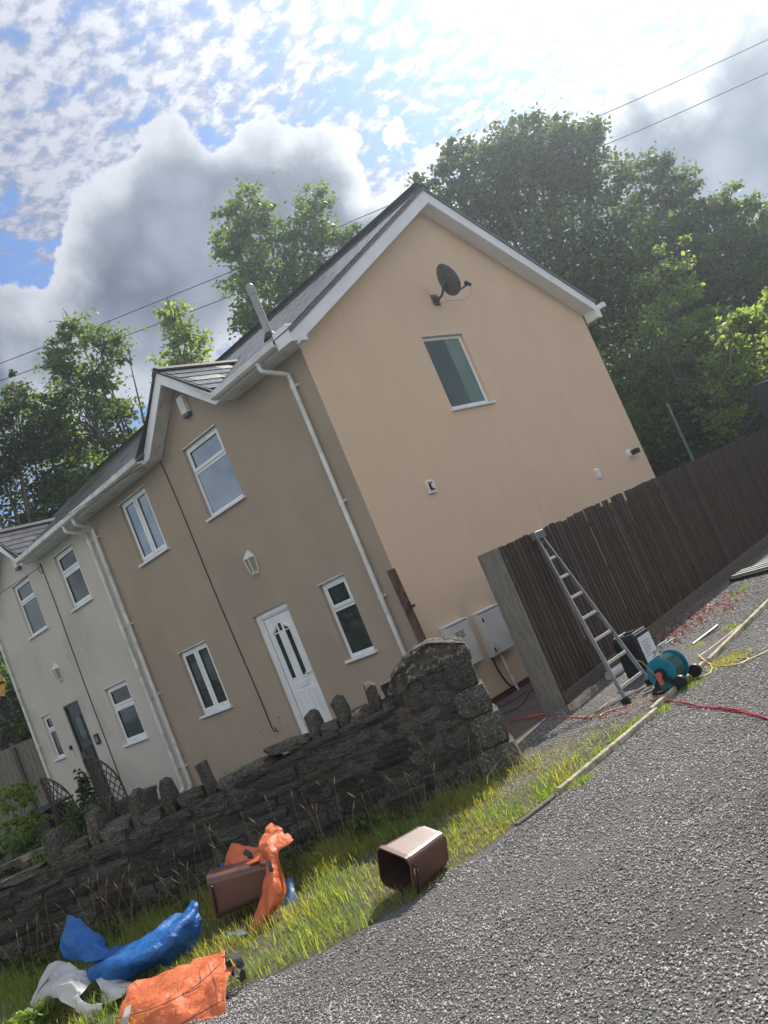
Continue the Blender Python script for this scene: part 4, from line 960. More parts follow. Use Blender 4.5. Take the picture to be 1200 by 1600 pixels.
def tree(name, label, lobes, D, m, base=None, dens=620, size=.17, trunk=.22, group=None, bare=0, dz=1.0, nl=None):
    C = []; Rr = []
    for i, l in enumerate(lobes):
        rr = l[2] / FPX * D; dd = D + R.uniform(-.5, .9) * rr * dz + (l[3] if len(l) > 3 else 0)
        C.append(tuple(P(l[0], l[1], dd))); Rr.append(rr)
    cx = sum(c[0] * r for c, r in zip(C, Rr)) / sum(Rr); cy = sum(c[1] * r for c, r in zip(C, Rr)) / sum(Rr); 
    if base is None: bx, by = cx, cy
    else: q = P(base[0], base[1], D); bx, by = q.x, q.y
    bz = hz(bx, by)
    t = thing(name, label, 'tree', (bx, by, bz), group)
    n = int(sum(r * r for r in Rr) * dens * 1.7)
    o, cc = leaves(C, Rr, n, size, t, m)
    q = MB(); zc_ = sum(c[2] for c in C) / len(C); top = Vector((cx, cy, zc_))
    fork = Vector((bx, by, bz)).lerp(top, .55)
    q.tube(spline([(bx, by, bz - .3), tuple(Vector((bx, by, bz)).lerp(fork, .5) + Vector((.15, -.1, 0))), tuple(fork)], 4), [trunk * (1.25 - .06 * i) for i in range(9)], 9)
    q.build('trunk', M_bark, t, smooth=True)
    q = MB()
    for c, r in zip(C, Rr):
        c = Vector(c); mid = fork.lerp(c, .5) + Vector((R.uniform(-.3, .3), R.uniform(-.3, .3), R.uniform(-.1, .4)))
        pts = spline([tuple(fork), tuple(mid), tuple(c + Vector((0, 0, r * .5)))], 4); q.tube(pts, [trunk * .34 * (1 - .11 * i) for i in range(len(pts))], 6)
    sel = NR.choice(len(cc), min(len(cc), 110), replace=False)
    for j in sel:
        c = Vector(cc[j]); k = min(range(len(C)), key=lambda i: (Vector(C[i]) - c).length); a = Vector(C[k]); q.tube([tuple(a), tuple(a.lerp(c, .5) + Vector((0, 0, .15))), tuple(c)], [.028, .018, .007], 5)
    for j in range(bare):
        k = R.randrange(len(C)); a = Vector(C[k]); dr = Vector((R.uniform(-1, 1), R.uniform(-1, 1), R.uniform(.1, 1.3))).normalized()
        b = a + dr * Rr[k] * R.uniform(1.15, 1.6); q.tube([tuple(a), tuple(a.lerp(b, .6) + Vector((0, 0, .12))), tuple(b)], [.03, .018, .006], 4)
    q.build('branches', M_bark, t, smooth=True)
    return t
tree('ash_tree', 'feathery ash tree rising behind the slate roof, left of the gable peak', [(385, 335, 44), (362, 385, 34), (425, 380, 40), (395, 440, 44), (490, 320, 30), (478, 370, 46), (538, 372, 28), (468, 430, 44), (400, 500, 40), (450, 480, 50), (372, 322, 26)], 31, L_mid, (470, 900), size=.16, bare=5, dens=850)
tree('small_ash_tree', 'small light green treetop poking above the dormer ridge', [(272, 505, 32), (292, 530, 34), (258, 492, 20), (285, 560, 40), (300, 600, 46)], 32, L_light, (330, 900), size=.17, bare=12, dens=560)
tree('leaning_tree', 'leaning leafy tree with bare twigs left of the brown dormer', [(118, 518, 32), (160, 548, 40), (92, 562, 32), (130, 600, 50), (182, 630, 44), (206, 570, 26), (82, 632, 34), (212, 690, 34), (150, 680, 50)], 27, L_mid, (330, 900), size=.14, bare=22, dens=850)
tree('hillside_tree', 'dense dark tree at the left frame edge above the pale house', [(20, 650, 42), (28, 612, 34), (78, 680, 56), (110, 790, 60), (55, 700, 52), (-10, 720, 60), (20, 790, 60), (-70, 690, 80), (90, 770, 50), (60, 830, 50)], 26, L_dark, (60, 1000), size=.14, dens=900)
tree('hillside_tree', 'sunlit yellowish tree between the leaning tree and the far roofs', [(120, 720, 50), (170, 750, 46), (90, 670, 36), (140, 800, 50), (200, 760, 40), (60, 640, 30)], 29, L_light, (200, 1000), size=.14, dens=750)
tree('oak_tree', 'huge dark rounded oak tree looming behind the gable', [(830, 218, 48), (900, 228, 44), (765, 258, 50), (705, 285, 34), (840, 320, 96), (935, 288, 54), (760, 350, 70), (895, 420, 100), (960, 500, 80), (1000, 610, 70), (975, 390, 66), (662, 280, 20), (690, 258, 26), (715, 235, 22), (735, 250, 34), (800, 250, 50), (870, 260, 50), (720, 320, 46), (870, 195, 26), (930, 215, 24), (950, 690, 70), (790, 205, 24)], 29, L_dark, (1010, 900), dens=900, size=.15, trunk=.4)
tree('beech_tree', 'narrow treetop right of the great oak, against grey cloud', [(1040, 285, 26), (1062, 335, 40), (1035, 375, 44), (1075, 400, 36), (1020, 300, 22), (1055, 460, 50), (1010, 330, 40), (1095, 440, 44), (1000, 262, 30), (1028, 268, 26), (1060, 292, 34), (1100, 350, 50), (1035, 420, 56), (1110, 470, 60)], 31, L_dark, (1150, 900), dens=900, size=.15)
tree('beech_tree', 'airy olive treetop nearest the right frame edge against grey cloud', [(1150, 330, 28), (1172, 318, 20), (1130, 375, 34), (1172, 395, 40), (1120, 430, 40), (1190, 450, 44), (1260, 420, 70), (1235, 500, 60), (1090, 400, 34), (1150, 370, 34), (1185, 380, 36), (1140, 318, 30), (1185, 345, 34), (1110, 330, 30), (1215, 360, 50), (1150, 450, 60)], 30, L_mid, (1260, 900), dens=720, size=.15)
tree('lime_tree', 'bright sunlit green tree beside the oak above the fence', [(1052, 405, 34), (1072, 450, 40), (1050, 500, 44), (1095, 520, 44), (1030, 440, 26), (1085, 575, 44)], 25, L_light, (1120, 900), dens=620, size=.15)
tree('sycamore_tree', 'light green bushy sycamore low at the right above the fence', [(1140, 560, 44), (1120, 615, 42), (1165, 600, 36), (1150, 500, 36), (1180, 520, 36), (1130, 660, 44), (1200, 480, 40), (1250, 560, 60)], 22, L_light, (1170, 900), dens=560, size=.15)
tree('dark_holly', 'dark shaded evergreen just right of the gable corner behind the fence', [(1000, 700, 60), (1050, 640, 60), (1060, 720, 60), (1110, 700, 50), (980, 620, 40), (1030, 560, 50), (1150, 730, 50), (1090, 640, 40)], 23, L_dark, (1060, 900), dens=760, size=.15)
# continuous undergrowth along the foot of the wooded bank
C = []; Rr = []
for k in range(60):
    u = -260 + k * 29; D = R.uniform(24, 33); p = P(u, 942 - .42 * (u - 600), D); x, y = p.x, p.y
    if x < 3 and x > -13 and y < 10.5: continue
    g = hz(x, y)
    for j in range(2): C.append((x + R.uniform(-1, 1), y + R.uniform(-1, 1), g + R.uniform(.3, 3.6))); Rr.append(R.uniform(1.2, 2.0))
for k in range(12):
    C.append((R.uniform(-4, 3.5), R.uniform(14, 19), R.uniform(.4, 2.6))); Rr.append(R.uniform(1.0, 1.7))
o, _ = leaves(C, Rr, 70000, .20, None, L_dark, 'undergrowth'); tag(o, 'dark undergrowth massed along the wooded bank behind the houses', kind='stuff')
C = []; Rr = []
for k in range(70):
    u = -420 + k * 27; D = R.uniform(36, 46); p = P(u, 942 - .42 * (u - 600), D); g = hz(p.x, p.y)
    for j in range(3): C.append((p.x + R.uniform(-2, 2), p.y + R.uniform(-2, 2), g + R.uniform(0, 6.5) * (1 if u < 1000 else .8))); Rr.append(R.uniform(1.8, 3.0))
o, _ = leaves(C, Rr, 90000, .34, None, L_dark, 'far_woodland', crad=.8); tag(o, 'far woodland on the rising bank', kind='stuff')

# trees across the lane, seen only as reflections in the front windows
C = [(R.uniform(-48, -8), R.uniform(-34, -24), R.uniform(.5, 7.0)) for _ in range(70)]
o, _ = leaves(C, [R.uniform(1.6, 2.8) for _ in C], 36000, .34, None, L_mid, 'roadside_trees', crad=.8); tag(o, 'belt of trees across the lane, facing the house fronts', kind='stuff')
# ------------------------------------------------------------------ overhead wires, pole, neighbouring building
def wire(pts, lbl):
    q = MB(); q.tube(spline([tuple(P(u, v, 36)) for u, v in pts], 10), .016, 5); tag(q.build('overhead_wire', M_wire), lbl, 'wire', 'overhead wires crossing the sky')
wire([(-400, 712), (0, 568), (360, 425), (615, 318), (930, 184), (1165, 78), (1500, -80)], 'upper of the two overhead wires crossing behind the trees')
wire([(-400, 728), (0, 595), (355, 465), (650, 345), (970, 216), (1200, 114), (1500, -20)], 'lower of the two overhead wires crossing behind the trees')
b_ = P(1081, 715, 19.5); t_ = P(1046, 627, 19.5); q = MB(); q.tube([(b_.x, b_.y, -.4), (b_.x, b_.y, b_.z), (b_.x, b_.y, t_.z)], .03, 8); tag(q.build('metal_pole', mat('green_pole', (.10, .20, .16), .5, (.08, .15, .12), 6)), 'thin green metal pole standing behind the far part of the fence', 'pole')
nb_ = thing('outbuilding', 'dark slate clad outbuilding at the right edge behind the fence', 'outbuilding', tuple(P(1230, 700, 19)))
c0 = P(1256, 690, 18.6); zlo = -.4; ztp = P(1212, 590, 18.6).z
ax = (fd * 1.0); 
q = MB(); q.obox((c0.x + 1.9 * _r0.x, c0.y + 1.9 * _r0.y, (zlo + ztp) / 2), _r0 * 1.8, _u0.cross(_r0) * 1.5, (0, 0, (ztp - zlo) / 2)); q.build('wall', mat('slate_cladding', (.055, .052, .062), .6, (.08, .075, .09), 5, bump=.4), nb_)
for k in range(int((ztp - 1.2) / .16)):
    q = MB(); q.obox((c0.x + 1.9 * _r0.x, c0.y + 1.9 * _r0.y, 1.25 + k * .16), _r0 * 1.815, _u0.cross(_r0) * 1.515, (0, 0, .012)); q.build('cladding_board', mat('slate_cladding', (0, 0, 0)), nb_)
q = MB(); c = c0 + _r0 * 1.9; q.prism([(c.x - 1.8 * _r0.x, c.y - 1.8 * _r0.y, ztp), (c.x + 1.8 * _r0.x, c.y + 1.8 * _r0.y, ztp), (c.x, c.y, ztp + .9)], tuple(_r0.cross(Vector((0, 0, -1))) * 1.7)); q.build('roof', M_slate, nb_)

# ------------------------------------------------------------------ far left garden: board fence, retaining wall, tarp
A_, B_ = P(62, 1160, 22.0), P(-120, 1236, 22.8)
dv = Vector((B_.x - A_.x, B_.y - A_.y, 0)); Ln = dv.length; dv.normalize(); nn_ = Vector((dv.y, -dv.x, 0)) * (1 if Vector((dv.y, -dv.x, 0)).dot(CAM - A_) > 0 else -1)
t = thing('garden_fence', 'weathered grey board fence beyond the far end of the pale house', 'fence', (A_.x, A_.y, -.45)); zt_ = P(24, 1164, 22.2).z
k = 0
while k * .152 < Ln:
    c = A_ + dv * (k * .152 + .075); q = MB(); q.obox((c.x, c.y, (zt_ - .45) / 2), dv * .071, nn_ * .011, (0, 0, (zt_ + .45) / 2)); q.build('board', M_post, t)
    k += 1
q = MB(); c = A_ + dv * .72; q.obox((c.x + nn_.x * .05, c.y + nn_.y * .05, .65), dv * .05, nn_ * .03, (0, 0, 1.15)); q.build('post', M_gboard, t)
for h in (.1, 1.3): q = MB(); a = A_ - nn_ * .04; b = A_ + dv * Ln - nn_ * .04; a.z = b.z = h; q.bar(a, b, .04, .08); q.build('rail', M_post, t)
A2, B2 = P(90, 1075, 25.5), P(-200, 1200, 26.5); d2 = Vector((B2.x - A2.x, B2.y - A2.y, 0)); L2 = d2.length; d2.normalize(); n2 = Vector((d2.y, -d2.x, 0)) * (1 if Vector((d2.y, -d2.x, 0)).dot(CAM - A2) > 0 else -1)
zr = P(5, 1092, 26).z
t = thing('retaining_wall', 'dark rubble retaining wall behind the weathered garden fence', 'wall', (A2.x, A2.y, 0)); c = A2 + d2 * L2 / 2
q = MB(); q.obox((c.x, c.y, (zr - .5) / 2), d2 * L2 / 2, n2 * .15, (0, 0, (zr + .5) / 2)); q.build('mortar_core', M_mortar, t)
q = MB(); z = .6
while z < zr:
    s = 0; h = R.uniform(.10, .17)
    while s < L2:
        w = R.uniform(.18, .42); c = A2 + d2 * (s + w / 2) + n2 * (.15 + R.uniform(-.01, .03)); q.obox((c.x, c.y, z + h / 2), d2 * w * .47, n2 * .03, (0, 0, h * .45)); s += w
    z += h
q.build('stones', STONE[0], t, bevel=.01)['kind'] = 'stuff'
# sagging yellow tarpaulin over the retaining wall
def sheet(grid, res, m, name, parent=None, amp=.012, seed=0, thick=.003, fr=9.0, smooth=True):
    """cloth through a grid of control points, crumpled by folded noise, with thickness"""
    from mathutils import noise as mn
    def frac(p):
        c = mn.cell_vector(p * 7.13); return Vector((c.x - .5, c.y - .5, c.z - .5)) * 2
    def crease(sv):
        d, pts = mn.voronoi(sv); tot = 0; h = 0
        for di, pi in zip(d, pts): w = math.exp(-24 * di); tot += w; h += w * (frac(pi).dot(sv - pi) + .35 * frac(pi * 1.7).x)
        return h / tot
    rows = [spline(r, res) for r in grid]; colsN = len(rows[0]); out = [spline([rows[j][i] for j in range(len(rows))], res) for i in range(colsN)]
    nr = len(out[0]); q = MB()
    for i in range(colsN):
        for j in range(nr):
            p = out[i][j]; a, b = out[min(i + 1, colsN - 1)][j] - out[max(i - 1, 0)][j], out[i][min(j + 1, nr - 1)] - out[i][max(j - 1, 0)]; nv = a.cross(b)
            nv = nv.normalized() if nv.length > 1e-9 else Vector((0, 0, 1))
            if nv.dot(CAM - p) < 0: nv = -nv
            s = Vector((p.x * fr + seed, p.y * fr, p.z * fr))
            h = crease(s * .45) * 3.4 + crease(s * 1.2 + Vector((5, 1, 2))) * .9 + mn.noise(s * 6) * .06
            q.v.append(tuple(p + nv * h * amp + a.normalized() * amp * .6 * mn.noise(s * .9 + Vector((8, 8, 1)))))
    for i in range(colsN - 1):
        for j in range(nr - 1): a = i * nr + j; q.f.append((a, a + 1, a + nr + 1, a + nr)); q.mi.append(0)
    o = q.build(name, m, parent, smooth=smooth)
    if thick: sd_ = o.modifiers.new('thick', 'SOLIDIFY'); sd_.thickness = thick; sd_.offset = 0
    o['_pts'] = 0; del o['_pts']
    return o, out
gr = [[P(-40 + 16 * i, 1058 + (j * 12) + 5 * (i % 2) - 9 * i * .3, 25.2 - .3 * j) for i in range(4)] for j in range(4)]
o, _ = sheet(gr, 5, mat('yellow_tarpaulin', (.62, .36, .03), .5, (.50, .28, .02), 6), 'tarpaulin', None, .04, 3, fr=3); tag(o, 'yellow tarpaulin lying on top of the retaining wall at the left edge', 'tarpaulin')

# ------------------------------------------------------------------ grass and weeds
def blades(pos, h, m, name, width=.006, lean=.35, parent=None, dirb=None):
    n = len(pos); pos = np.asarray(pos); h = np.asarray(h); a = NR.uniform(0, 2 * math.pi, n); d = np.stack([np.cos(a), np.sin(a), np.zeros(n)], 1); s = np.stack([-np.sin(a + NR.normal(0, .6, n)), np.cos(a), np.zeros(n)], 1)
    l = np.abs(NR.normal(0, lean, n)) + .08; w = width * NR.uniform(.6, 1.3, n); lv = []
    for t, ww in ((0, 1.0), (.45, .85), (.8, .5)):
        c = pos + d * (h * l * t * t * 1.3)[:, None] + np.array((0, 0, 1.0)) * (h * t * (1 - .28 * l * t))[:, None]
        lv += [c - s * (w * ww / 2)[:, None], c + s * (w * ww / 2)[:, None]]
    tip = pos + d * (h * l * 1.3)[:, None] + np.array((0, 0, 1.0)) * (h * np.clip(1 - .33 * l, .3, 1))[:, None]
    V = np.stack(lv + [tip], 1).reshape(-1, 3); b = (np.arange(n) * 7)[:, None, None]
    F = (np.array([(0, 1, 3), (0, 3, 2), (2, 3, 5), (2, 5, 4), (4, 5, 6)])[None] + b).reshape(-1, 3)
    return npmesh(name, V, F, m, parent)
from mathutils import noise as MN
gp = []; gh = []; sp = []; sh = []
def vz(x, y): return drive_z(y) + .002
def vfun(s, t, hmul, den):
    p = WP(s, t, 0); x, y = p.x, p.y
    if x > road_left(y) + .10 * MN.noise(Vector((x * 4, y * 4, 0))) - .01: return
    nz = MN.noise(Vector((x * 2.2, y * 2.2, 3)))
    if R.random() > den + nz * .9: return
    return x, y, nz
NBL = 62000
for k in range(NBL):
    s = R.uniform(-1.0, 7.2); t = R.uniform(.02, 2.6) if R.random() < .7 else R.uniform(.02, .7)
    if s < 0.1 and t < -s * .2: continue
    r = vfun(s, t, 1, .72)
    if not r: continue
    x, y, nz = r
    long_ = math.exp(-max(t, 0) / .42); h = (.035 + .06 * R.random()) * (1 + nz) + long_ * R.uniform(.0, .11)
    if s < .5 and (R.random() < (.5 - s) * .42 + .1): continue
    if y > -2.75 and R.random() < .72: continue
    if s > 1.2: h += .07 * R.random()
    gp.append((x, y, vz(x, y))); gh.append(max(h, .03))
# strip along the edging and moss clumps in the gravel
for k in range(6000):
    y = R.uniform(-4.3, -1.9); wd = .40 * max(0, (-2.3 - y) / 2.0) + .05; x = road_left(y) - .05 - abs(R.gauss(0, 1)) * wd * .6
    if MN.noise(Vector((x * 5, y * 5, 1))) < -.12 - .1 * (y + 1.6) * 0: continue
    gp.append((x, y, vz(x, y))); gh.append(R.uniform(.015, .05))
for cx_, cy_, rr_ in ((4.19, -.47, .16), (4.10, -1.78, .10), (4.08, -1.15, .10), (4.15, -3.28, .10), (3.2, -1.5, .05), (3.4, .5, .08), (2.85, 3.2, .12), (3.1, .15, .06), (3.6, 1.0, .10), (4.05, -2.6, .05)):
    for k in range(int(9000 * rr_ * rr_ * 3)):
        x, y = cx_ + R.gauss(0, rr_ * .6), cy_ + R.gauss(0, rr_ * .8); gp.append((x, y, drive_z(y) + .01)); gh.append(R.uniform(.012, .04))
o = blades(gp, gh, L_grass, 'grass', .0052); tag(o, 'green grass growing on the verge between wall and road', kind='stuff')
for k in range(4200):
    s = R.uniform(-.6, 7.0); t = abs(R.gauss(0, .5)) + .03
    r = vfun(s, t, 1, .55)
    if not r: continue
    sp.append((r[0], r[1], vz(r[0], r[1]))); sh.append(R.uniform(.04, .20) if R.random() < .8 else R.uniform(.15, .42))
for k in range(1200):
    y = R.uniform(-4.4, -1.0); x = road_left(y) - abs(R.gauss(0, .3)); sp.append((x, y, vz(x, y))); sh.append(R.uniform(.02, .06))
o = blades(sp, sh, L_straw, 'dry_grass', .004, .5); tag(o, 'dry straw coloured grass stalks among the verge grass', kind='stuff')
# tall seed heads
q = MB()
for k in range(90):
    s = R.uniform(.2, 6.5); t = R.uniform(.05, .9); p = WP(s, t, 0); 
    if p.x > road_left(p.y) - .05: continue
    h = R.uniform(.35, .62); a = R.uniform(0, 6.28); ln = R.uniform(.03, .22); b = Vector((p.x, p.y, vz(p.x, p.y))); tp = b + Vector((math.cos(a) * ln, math.sin(a) * ln, h))
    q.tube([tuple(b), tuple(b.lerp(tp, .5) + Vector((0, 0, .03))), tuple(tp)], .0015, 3); 
    dd = (tp - b).normalized(); q.tube([tuple(tp), tuple(tp + dd * .03 + Vector((math.cos(a), math.sin(a), 0)) * .01), tuple(tp + dd * .075 + Vector((math.cos(a), math.sin(a), -.3)) * .02)], [.002, .0065, .001], 4)
tag(q.build('seed_heads', L_straw), 'tall grass seed heads against the dark wall foot', kind='stuff')
# tufts on the wall top
def tuft(s, t, z, n, h, lbl, m=L_grass, spread=.06):
    pos = [tuple(WP(s + R.gauss(0, spread), t + R.gauss(0, spread * .6), z)) for _ in range(n)]; o = blades(pos, [h * R.uniform(.4, 1.1) for _ in range(n)], m, 'grass_tuft', .005, .55); tag(o, lbl, 'grass tuft', 'grass tufts on the wall top')
tuft(2.42, -.26, .46, 90, .20, 'bright grass tuft on the wall top between flat coping stones', spread=.13)
tuft(1.72, -.1, .52, 26, .16, 'little dry tuft beside the narrow upright stone before the white door', L_straw, .02)
tuft(3.24, -.22, .44, 40, .15, 'grass tuft between the middle leaning coping stones', spread=.05)
tuft(3.62, -.16, .42, 50, .22, 'spiky pale tuft on the wall before the dark door', L_straw, .03)
tuft(4.35, -.2, .42, 60, .22, 'grass tuft beside the broad coping stone at the left')
tuft(2.95, -.3, .44, 40, .16, 'thin grass tuft behind the upright coping stones')
q = MB(); b = WP(2.0, -.5, .3); 
for a, h in ((.3, .55), (2.2, .42), (4, .48)):
    tp = b + Vector((math.cos(a) * .12, math.sin(a) * .12, h)); q.tube([tuple(b), tuple(b.lerp(tp, .6)), tuple(tp)], .002, 4); q.tube([tuple(tp - Vector((0, 0, .008))), tuple(tp + Vector((0, 0, .008)))], .011, 6)
tag(q.build('wild_flower', L_straw), 'thin wild flower stalks with pale heads behind the flat coping stone', 'flower')
wf = []
for k in range(46): s_ = R.uniform(.9, 7.0); p = WP(s_, R.uniform(.03, .45), 0); wf.append((p.x, p.y, GZ + R.uniform(.03, .12)))
o, _ = leaves(wf, [R.uniform(.07, .16) for _ in wf], 6500, .045, None, L_dark, 'wall_foot_weeds', crad=.10, clump=30); tag(o, 'low weeds along the wall foot, leaf darkened to deepen its shade', kind='stuff')  # weeds given the dark leaf to deepen the wall's shade
# dry red leaves in the gravel at the fence foot
n = 900; q0 = NR.normal(0, 1, (n, 2)) * (.28, .75) + (2.62, 2.0); q0 = q0[q0[:, 0] > 2.15]; n = len(q0)
pz = np.array([drive_z(y) + .02 for y in q0[:, 1]]); a = NR.uniform(0, 6.28, n); s = NR.uniform(.012, .03, n)
dx = np.stack([np.cos(a), np.sin(a), NR.normal(0, .5, n)], 1) * s[:, None]; dy = np.stack([-np.sin(a), np.cos(a), NR.normal(0, .5, n)], 1) * (s * .7)[:, None]; c = np.column_stack([q0, pz])
o = npmesh('dry_leaves', np.stack([c - dx, c - dy, c + dx, c + dy], 1).reshape(-1, 3), (np.arange(n) * 4)[:, None] + np.arange(4)[None], L_red); tag(o, 'dry reddish leaves scattered on the gravel by the fence', kind='stuff')

# ------------------------------------------------------------------ garden plants and trellises
def bush(name, x, y, z, r, h, n, m, lbl, size=.05, cat='shrub', stems=True, group=None):
    t = thing(name, lbl, cat, (x, y, z), group); C = [(x + R.uniform(-.4, .4) * r, y + R.uniform(-.4, .4) * r, z + h * R.uniform(.35, .8)) for _ in range(6)]
    leaves(C, [r * R.uniform(.45, .7) for _ in range(6)], n, size, t, m, 'foliage', crad=.16, clump=40)
    q = MB()
    for c in C: q.tube([(x, y, z), tuple((Vector((x, y, z)) + Vector(c)) / 2), c], [.012, .009, .004], 5)
    q.build('stems', M_bark, t); return t
for (u, v, D, r, h, lb) in ((28, 1318, 9.5, .55, .75, 'dark green shrub behind the wall at the left edge'), (70, 1290, 10.5, .42, .6, 'low dark leafy shrub behind the leftmost coping stone'), (-45, 1330, 9.3, .6, .8, 'bushy green shrub just past the left frame edge'), (118, 1262, 12.5, .45, .7, 'dark climbing plant at the foot of the left trellis')):
    p = P(u, v, D); bush('garden_shrub', p.x, p.y, -.45, r, max(p.z + .45, .4) * 1.05, 5200, L_dark, lb, .05, group='shrubs in the front garden')
p = P(8, 1222, 15.0); bush('yellow_shrub', p.x, p.y, -.45, .55, p.z + .55, 5000, L_light, 'yellowish shrub in front of the weathered garden fence', .05)
def trellis(cx, y, z0, w, h, lbl, th=0.0):
    t = thing('willow_trellis', lbl, 'trellis', (cx, y, z0), 'arched willow trellises'); br = mat('dark_willow', (.055, .035, .028), .8, (.09, .06, .045), 9)
    def ins(a, z): 
        zz = z - h * .52; return abs(a) <= w / 2 * (1 if zz < 0 else math.sqrt(max(0, 1 - (zz / (h * .48)) ** 2)))
    arch = [(-w / 2, 0)] + [(-w / 2, h * .26), (-w / 2, h * .52)] + [(-w / 2 * math.cos(a), h * .52 + h * .48 * math.sin(a)) for a in [math.pi * i / 14 for i in range(1, 14)]] + [(w / 2, h * .52), (w / 2, h * .26), (w / 2, 0)]
    bow = lambda a: y - .22 * (1 - (2 * a / w) ** 2)
    q = MB(); q.tube([(cx + a, bow(a), z0 + z) for a, z in arch], .018, 7); q.tube([(cx - w / 2, bow(-w / 2), z0 + .3 * h), (cx, bow(0), z0 + .3 * h), (cx + w / 2, bow(w / 2), z0 + .3 * h)], .014, 6); q.build('arch_frame', br, t)
    for sg in (-1, 1):
        k = -h
        while k < w + h:
            pts = []
            for i in range(40):
                z = h * i / 39; a = -w / 2 + k + z * .62 if sg == 1 else w / 2 - k - z * .62
                if ins(a, z): pts.append((cx + a, bow(a) + .008 * sg, z0 + z))
            if len(pts) > 2:
                q = MB(); q.tube([pts[0], pts[len(pts) // 2], pts[-1]], .010, 5); q.build('willow_strip', br, t)
            k += .105
trellis(-9.05, -1.5, -.45, .95, 1.42, 'left arched willow trellis beside the potted conifer'); trellis(-6.98, -1.5, -.45, .95, 1.50, 'arched willow trellis standing in front of the dark front door')
trellis(-10.4, -2.6, -.45, 1.2, 1.25, 'low willow trellis at the far left in front of the garden fence')
def pot(x, y, z, r0, r1, h, m, lbl, name='plant_pot'):
    t = thing(name, lbl, 'plant pot', (x, y, z)); q = MB(); q.tube([(x, y, z), (x, y, z + h * .88)], [r0, r1], 18); q.build('body', m, t); q = MB(); q.tube([(x, y, z + h * .885), (x, y, z + h)], [r1 * 1.07, r1 * 1.09], 18); q.build('rim', m, t); q = MB(); q.tube([(x, y, z + h + .001), (x, y, z + h + .006)], r1 * .95, 16); q.build('soil', M_soil, t)
mpot = mat('grey_green_glaze', (.13, .16, .15), .4, (.09, .11, .105), 5)
pot(-8.72, -1.15, -.45, .24, .34, .62, mpot, 'round grey green plant pot holding the small conifer'); 
t = thing('small_conifer', 'small dark pointed conifer growing in the round grey pot', 'conifer', (-8.85, -1.1, .18)); leaves([(-8.85, -1.1, .30), (-8.86, -1.1, .48), (-8.87, -1.1, .66), (-8.88, -1.1, .82)], [.20, .16, .11, .06], 4200, .04, t, L_dark, 'foliage', crad=.08, clump=30, flat=1.3); q = MB(); q.tube([(-8.85, -1.1, .15), (-8.88, -1.1, .85)], [.02, .005], 6); q.build('trunk', M_bark, t)
pot(-6.9, -1.15, -.45, .30, .36, .55, mat('purple_grey_barrel', (.11, .095, .105), .7, (.08, .07, .08), 6), 'wooden grey barrel planter behind the trellis by the dark door', 'barrel_planter')
t = thing('storage_box', 'low black storage box between the trellises and garden fence', 'storage box', (-10.6, -1.2, -.45)); q = MB(); q.box((-11.1, -1.5, -.45), (-10.0, -.9, .30)); q.build('body', M_blk, t, bevel=.02); q = MB(); q.prism([(-11.13, -1.53, .302), (-9.97, -1.53, .302), (-9.97, -.87, .36), (-11.13, -.87, .36)], (0, 0, .04)); q.build('lid', M_blk, t, bevel=.01)
# raised bed edge at the far left behind the wall
q = MB(); a, b = P(-60, 1385, 8.55), P(88, 1318, 8.5); q.bar(a, b, .16, .05); tag(q.build('stone_kerb', M_cope), 'long flat stone slab capping the wall at the left edge', 'kerb')

# ------------------------------------------------------------------ ladder
lad = thing('ladder', 'tapering aluminium ladder leaning on the brown fence', 'ladder', (3.45, -1.0, GZ))
fL, fR, tL, tR = Vector((3.46, -1.28, GZ + .01)), Vector((3.44, -.72, GZ + .01)), Vector((2.345, .02, 1.50)), Vector((2.345, .12, 1.50))
ln = (fL - tL).cross(fR - fL).normalized()
for a, b in ((fL, tL), (fR, tR)):
    q = MB(); q.bar(a, b, .045, .022, tuple(fR - fL)); q.build('rail', M_alu, lad, bevel=.004)
for k in range(7):
    t = .075 + k * .127; q = MB(); q.bar(fL.lerp(tL, t), fR.lerp(tR, t), .036, .024, tuple(ln)); q.build('rung', M_alu, lad, bevel=.003)
q = MB(); q.bar(tL - Vector((0, .05, -.01)), tR + Vector((0, .05, .01)), .09, .10); q.build('top_cap', M_alu, lad, bevel=.01)
for a in (fL, fR): q = MB(); q.bar(a - Vector((0, 0, .0)), a + Vector((-.02, .0, .07)), .045, .075); q.build('rubber_foot', M_blk, lad)

# ------------------------------------------------------------------ container, hose reel, odds and ends
t = thing('jerrycan', 'black plastic water container with white label beside the hose reel', 'container', (3.07, -.13, GZ))
z0 = drive_z(-.1) + .015
q = MB(); q.box((2.90, -.28, z0), (3.20, .05, z0 + .45)); q.build('body', M_blk, t, bevel=.035, seg=3)
q = MB(); panel_pts = [(2.93, -.25), (3.17, -.25), (3.17, .02), (2.93, .02)]
q.tube([(x, y, z0 + .455) for x, y in panel_pts + [panel_pts[0]]], .012, 6); q.build('rim', mat('grey_black_rim', (.10, .10, .105), .35), t)  # rim paler than the body
q = MB(); q.bar((3.0, -.13, z0 + .46), (3.14, -.13, z0 + .46), .03, .025); q.box((3.0, -.14, z0 + .42), (3.02, -.12, z0 + .45)); q.box((3.12, -.14, z0 + .42), (3.14, -.12, z0 + .45)); q.build('handle', M_blk, t)
q = MB(); q.box((3.2005, -.24, z0 + .12), (3.2035, .03, z0 + .40)); lb = q.build('paper_label', mat('paper_label', (.66, .68, .72), .6, (.56, .58, .62), 9), t)
q = MB()
for k in range(7): q.box((3.2037, -.21, z0 + .335 - k * .027), (3.2042, -.21 + .18 * (1 - .3 * (k % 3) / 2), z0 + .342 - k * .027))
q.box((3.2037, -.06, z0 + .15), (3.2042, -.02, z0 + .19)); q.build('label_print', mat('label_ink', (.22, .22, .25), .6), lb)
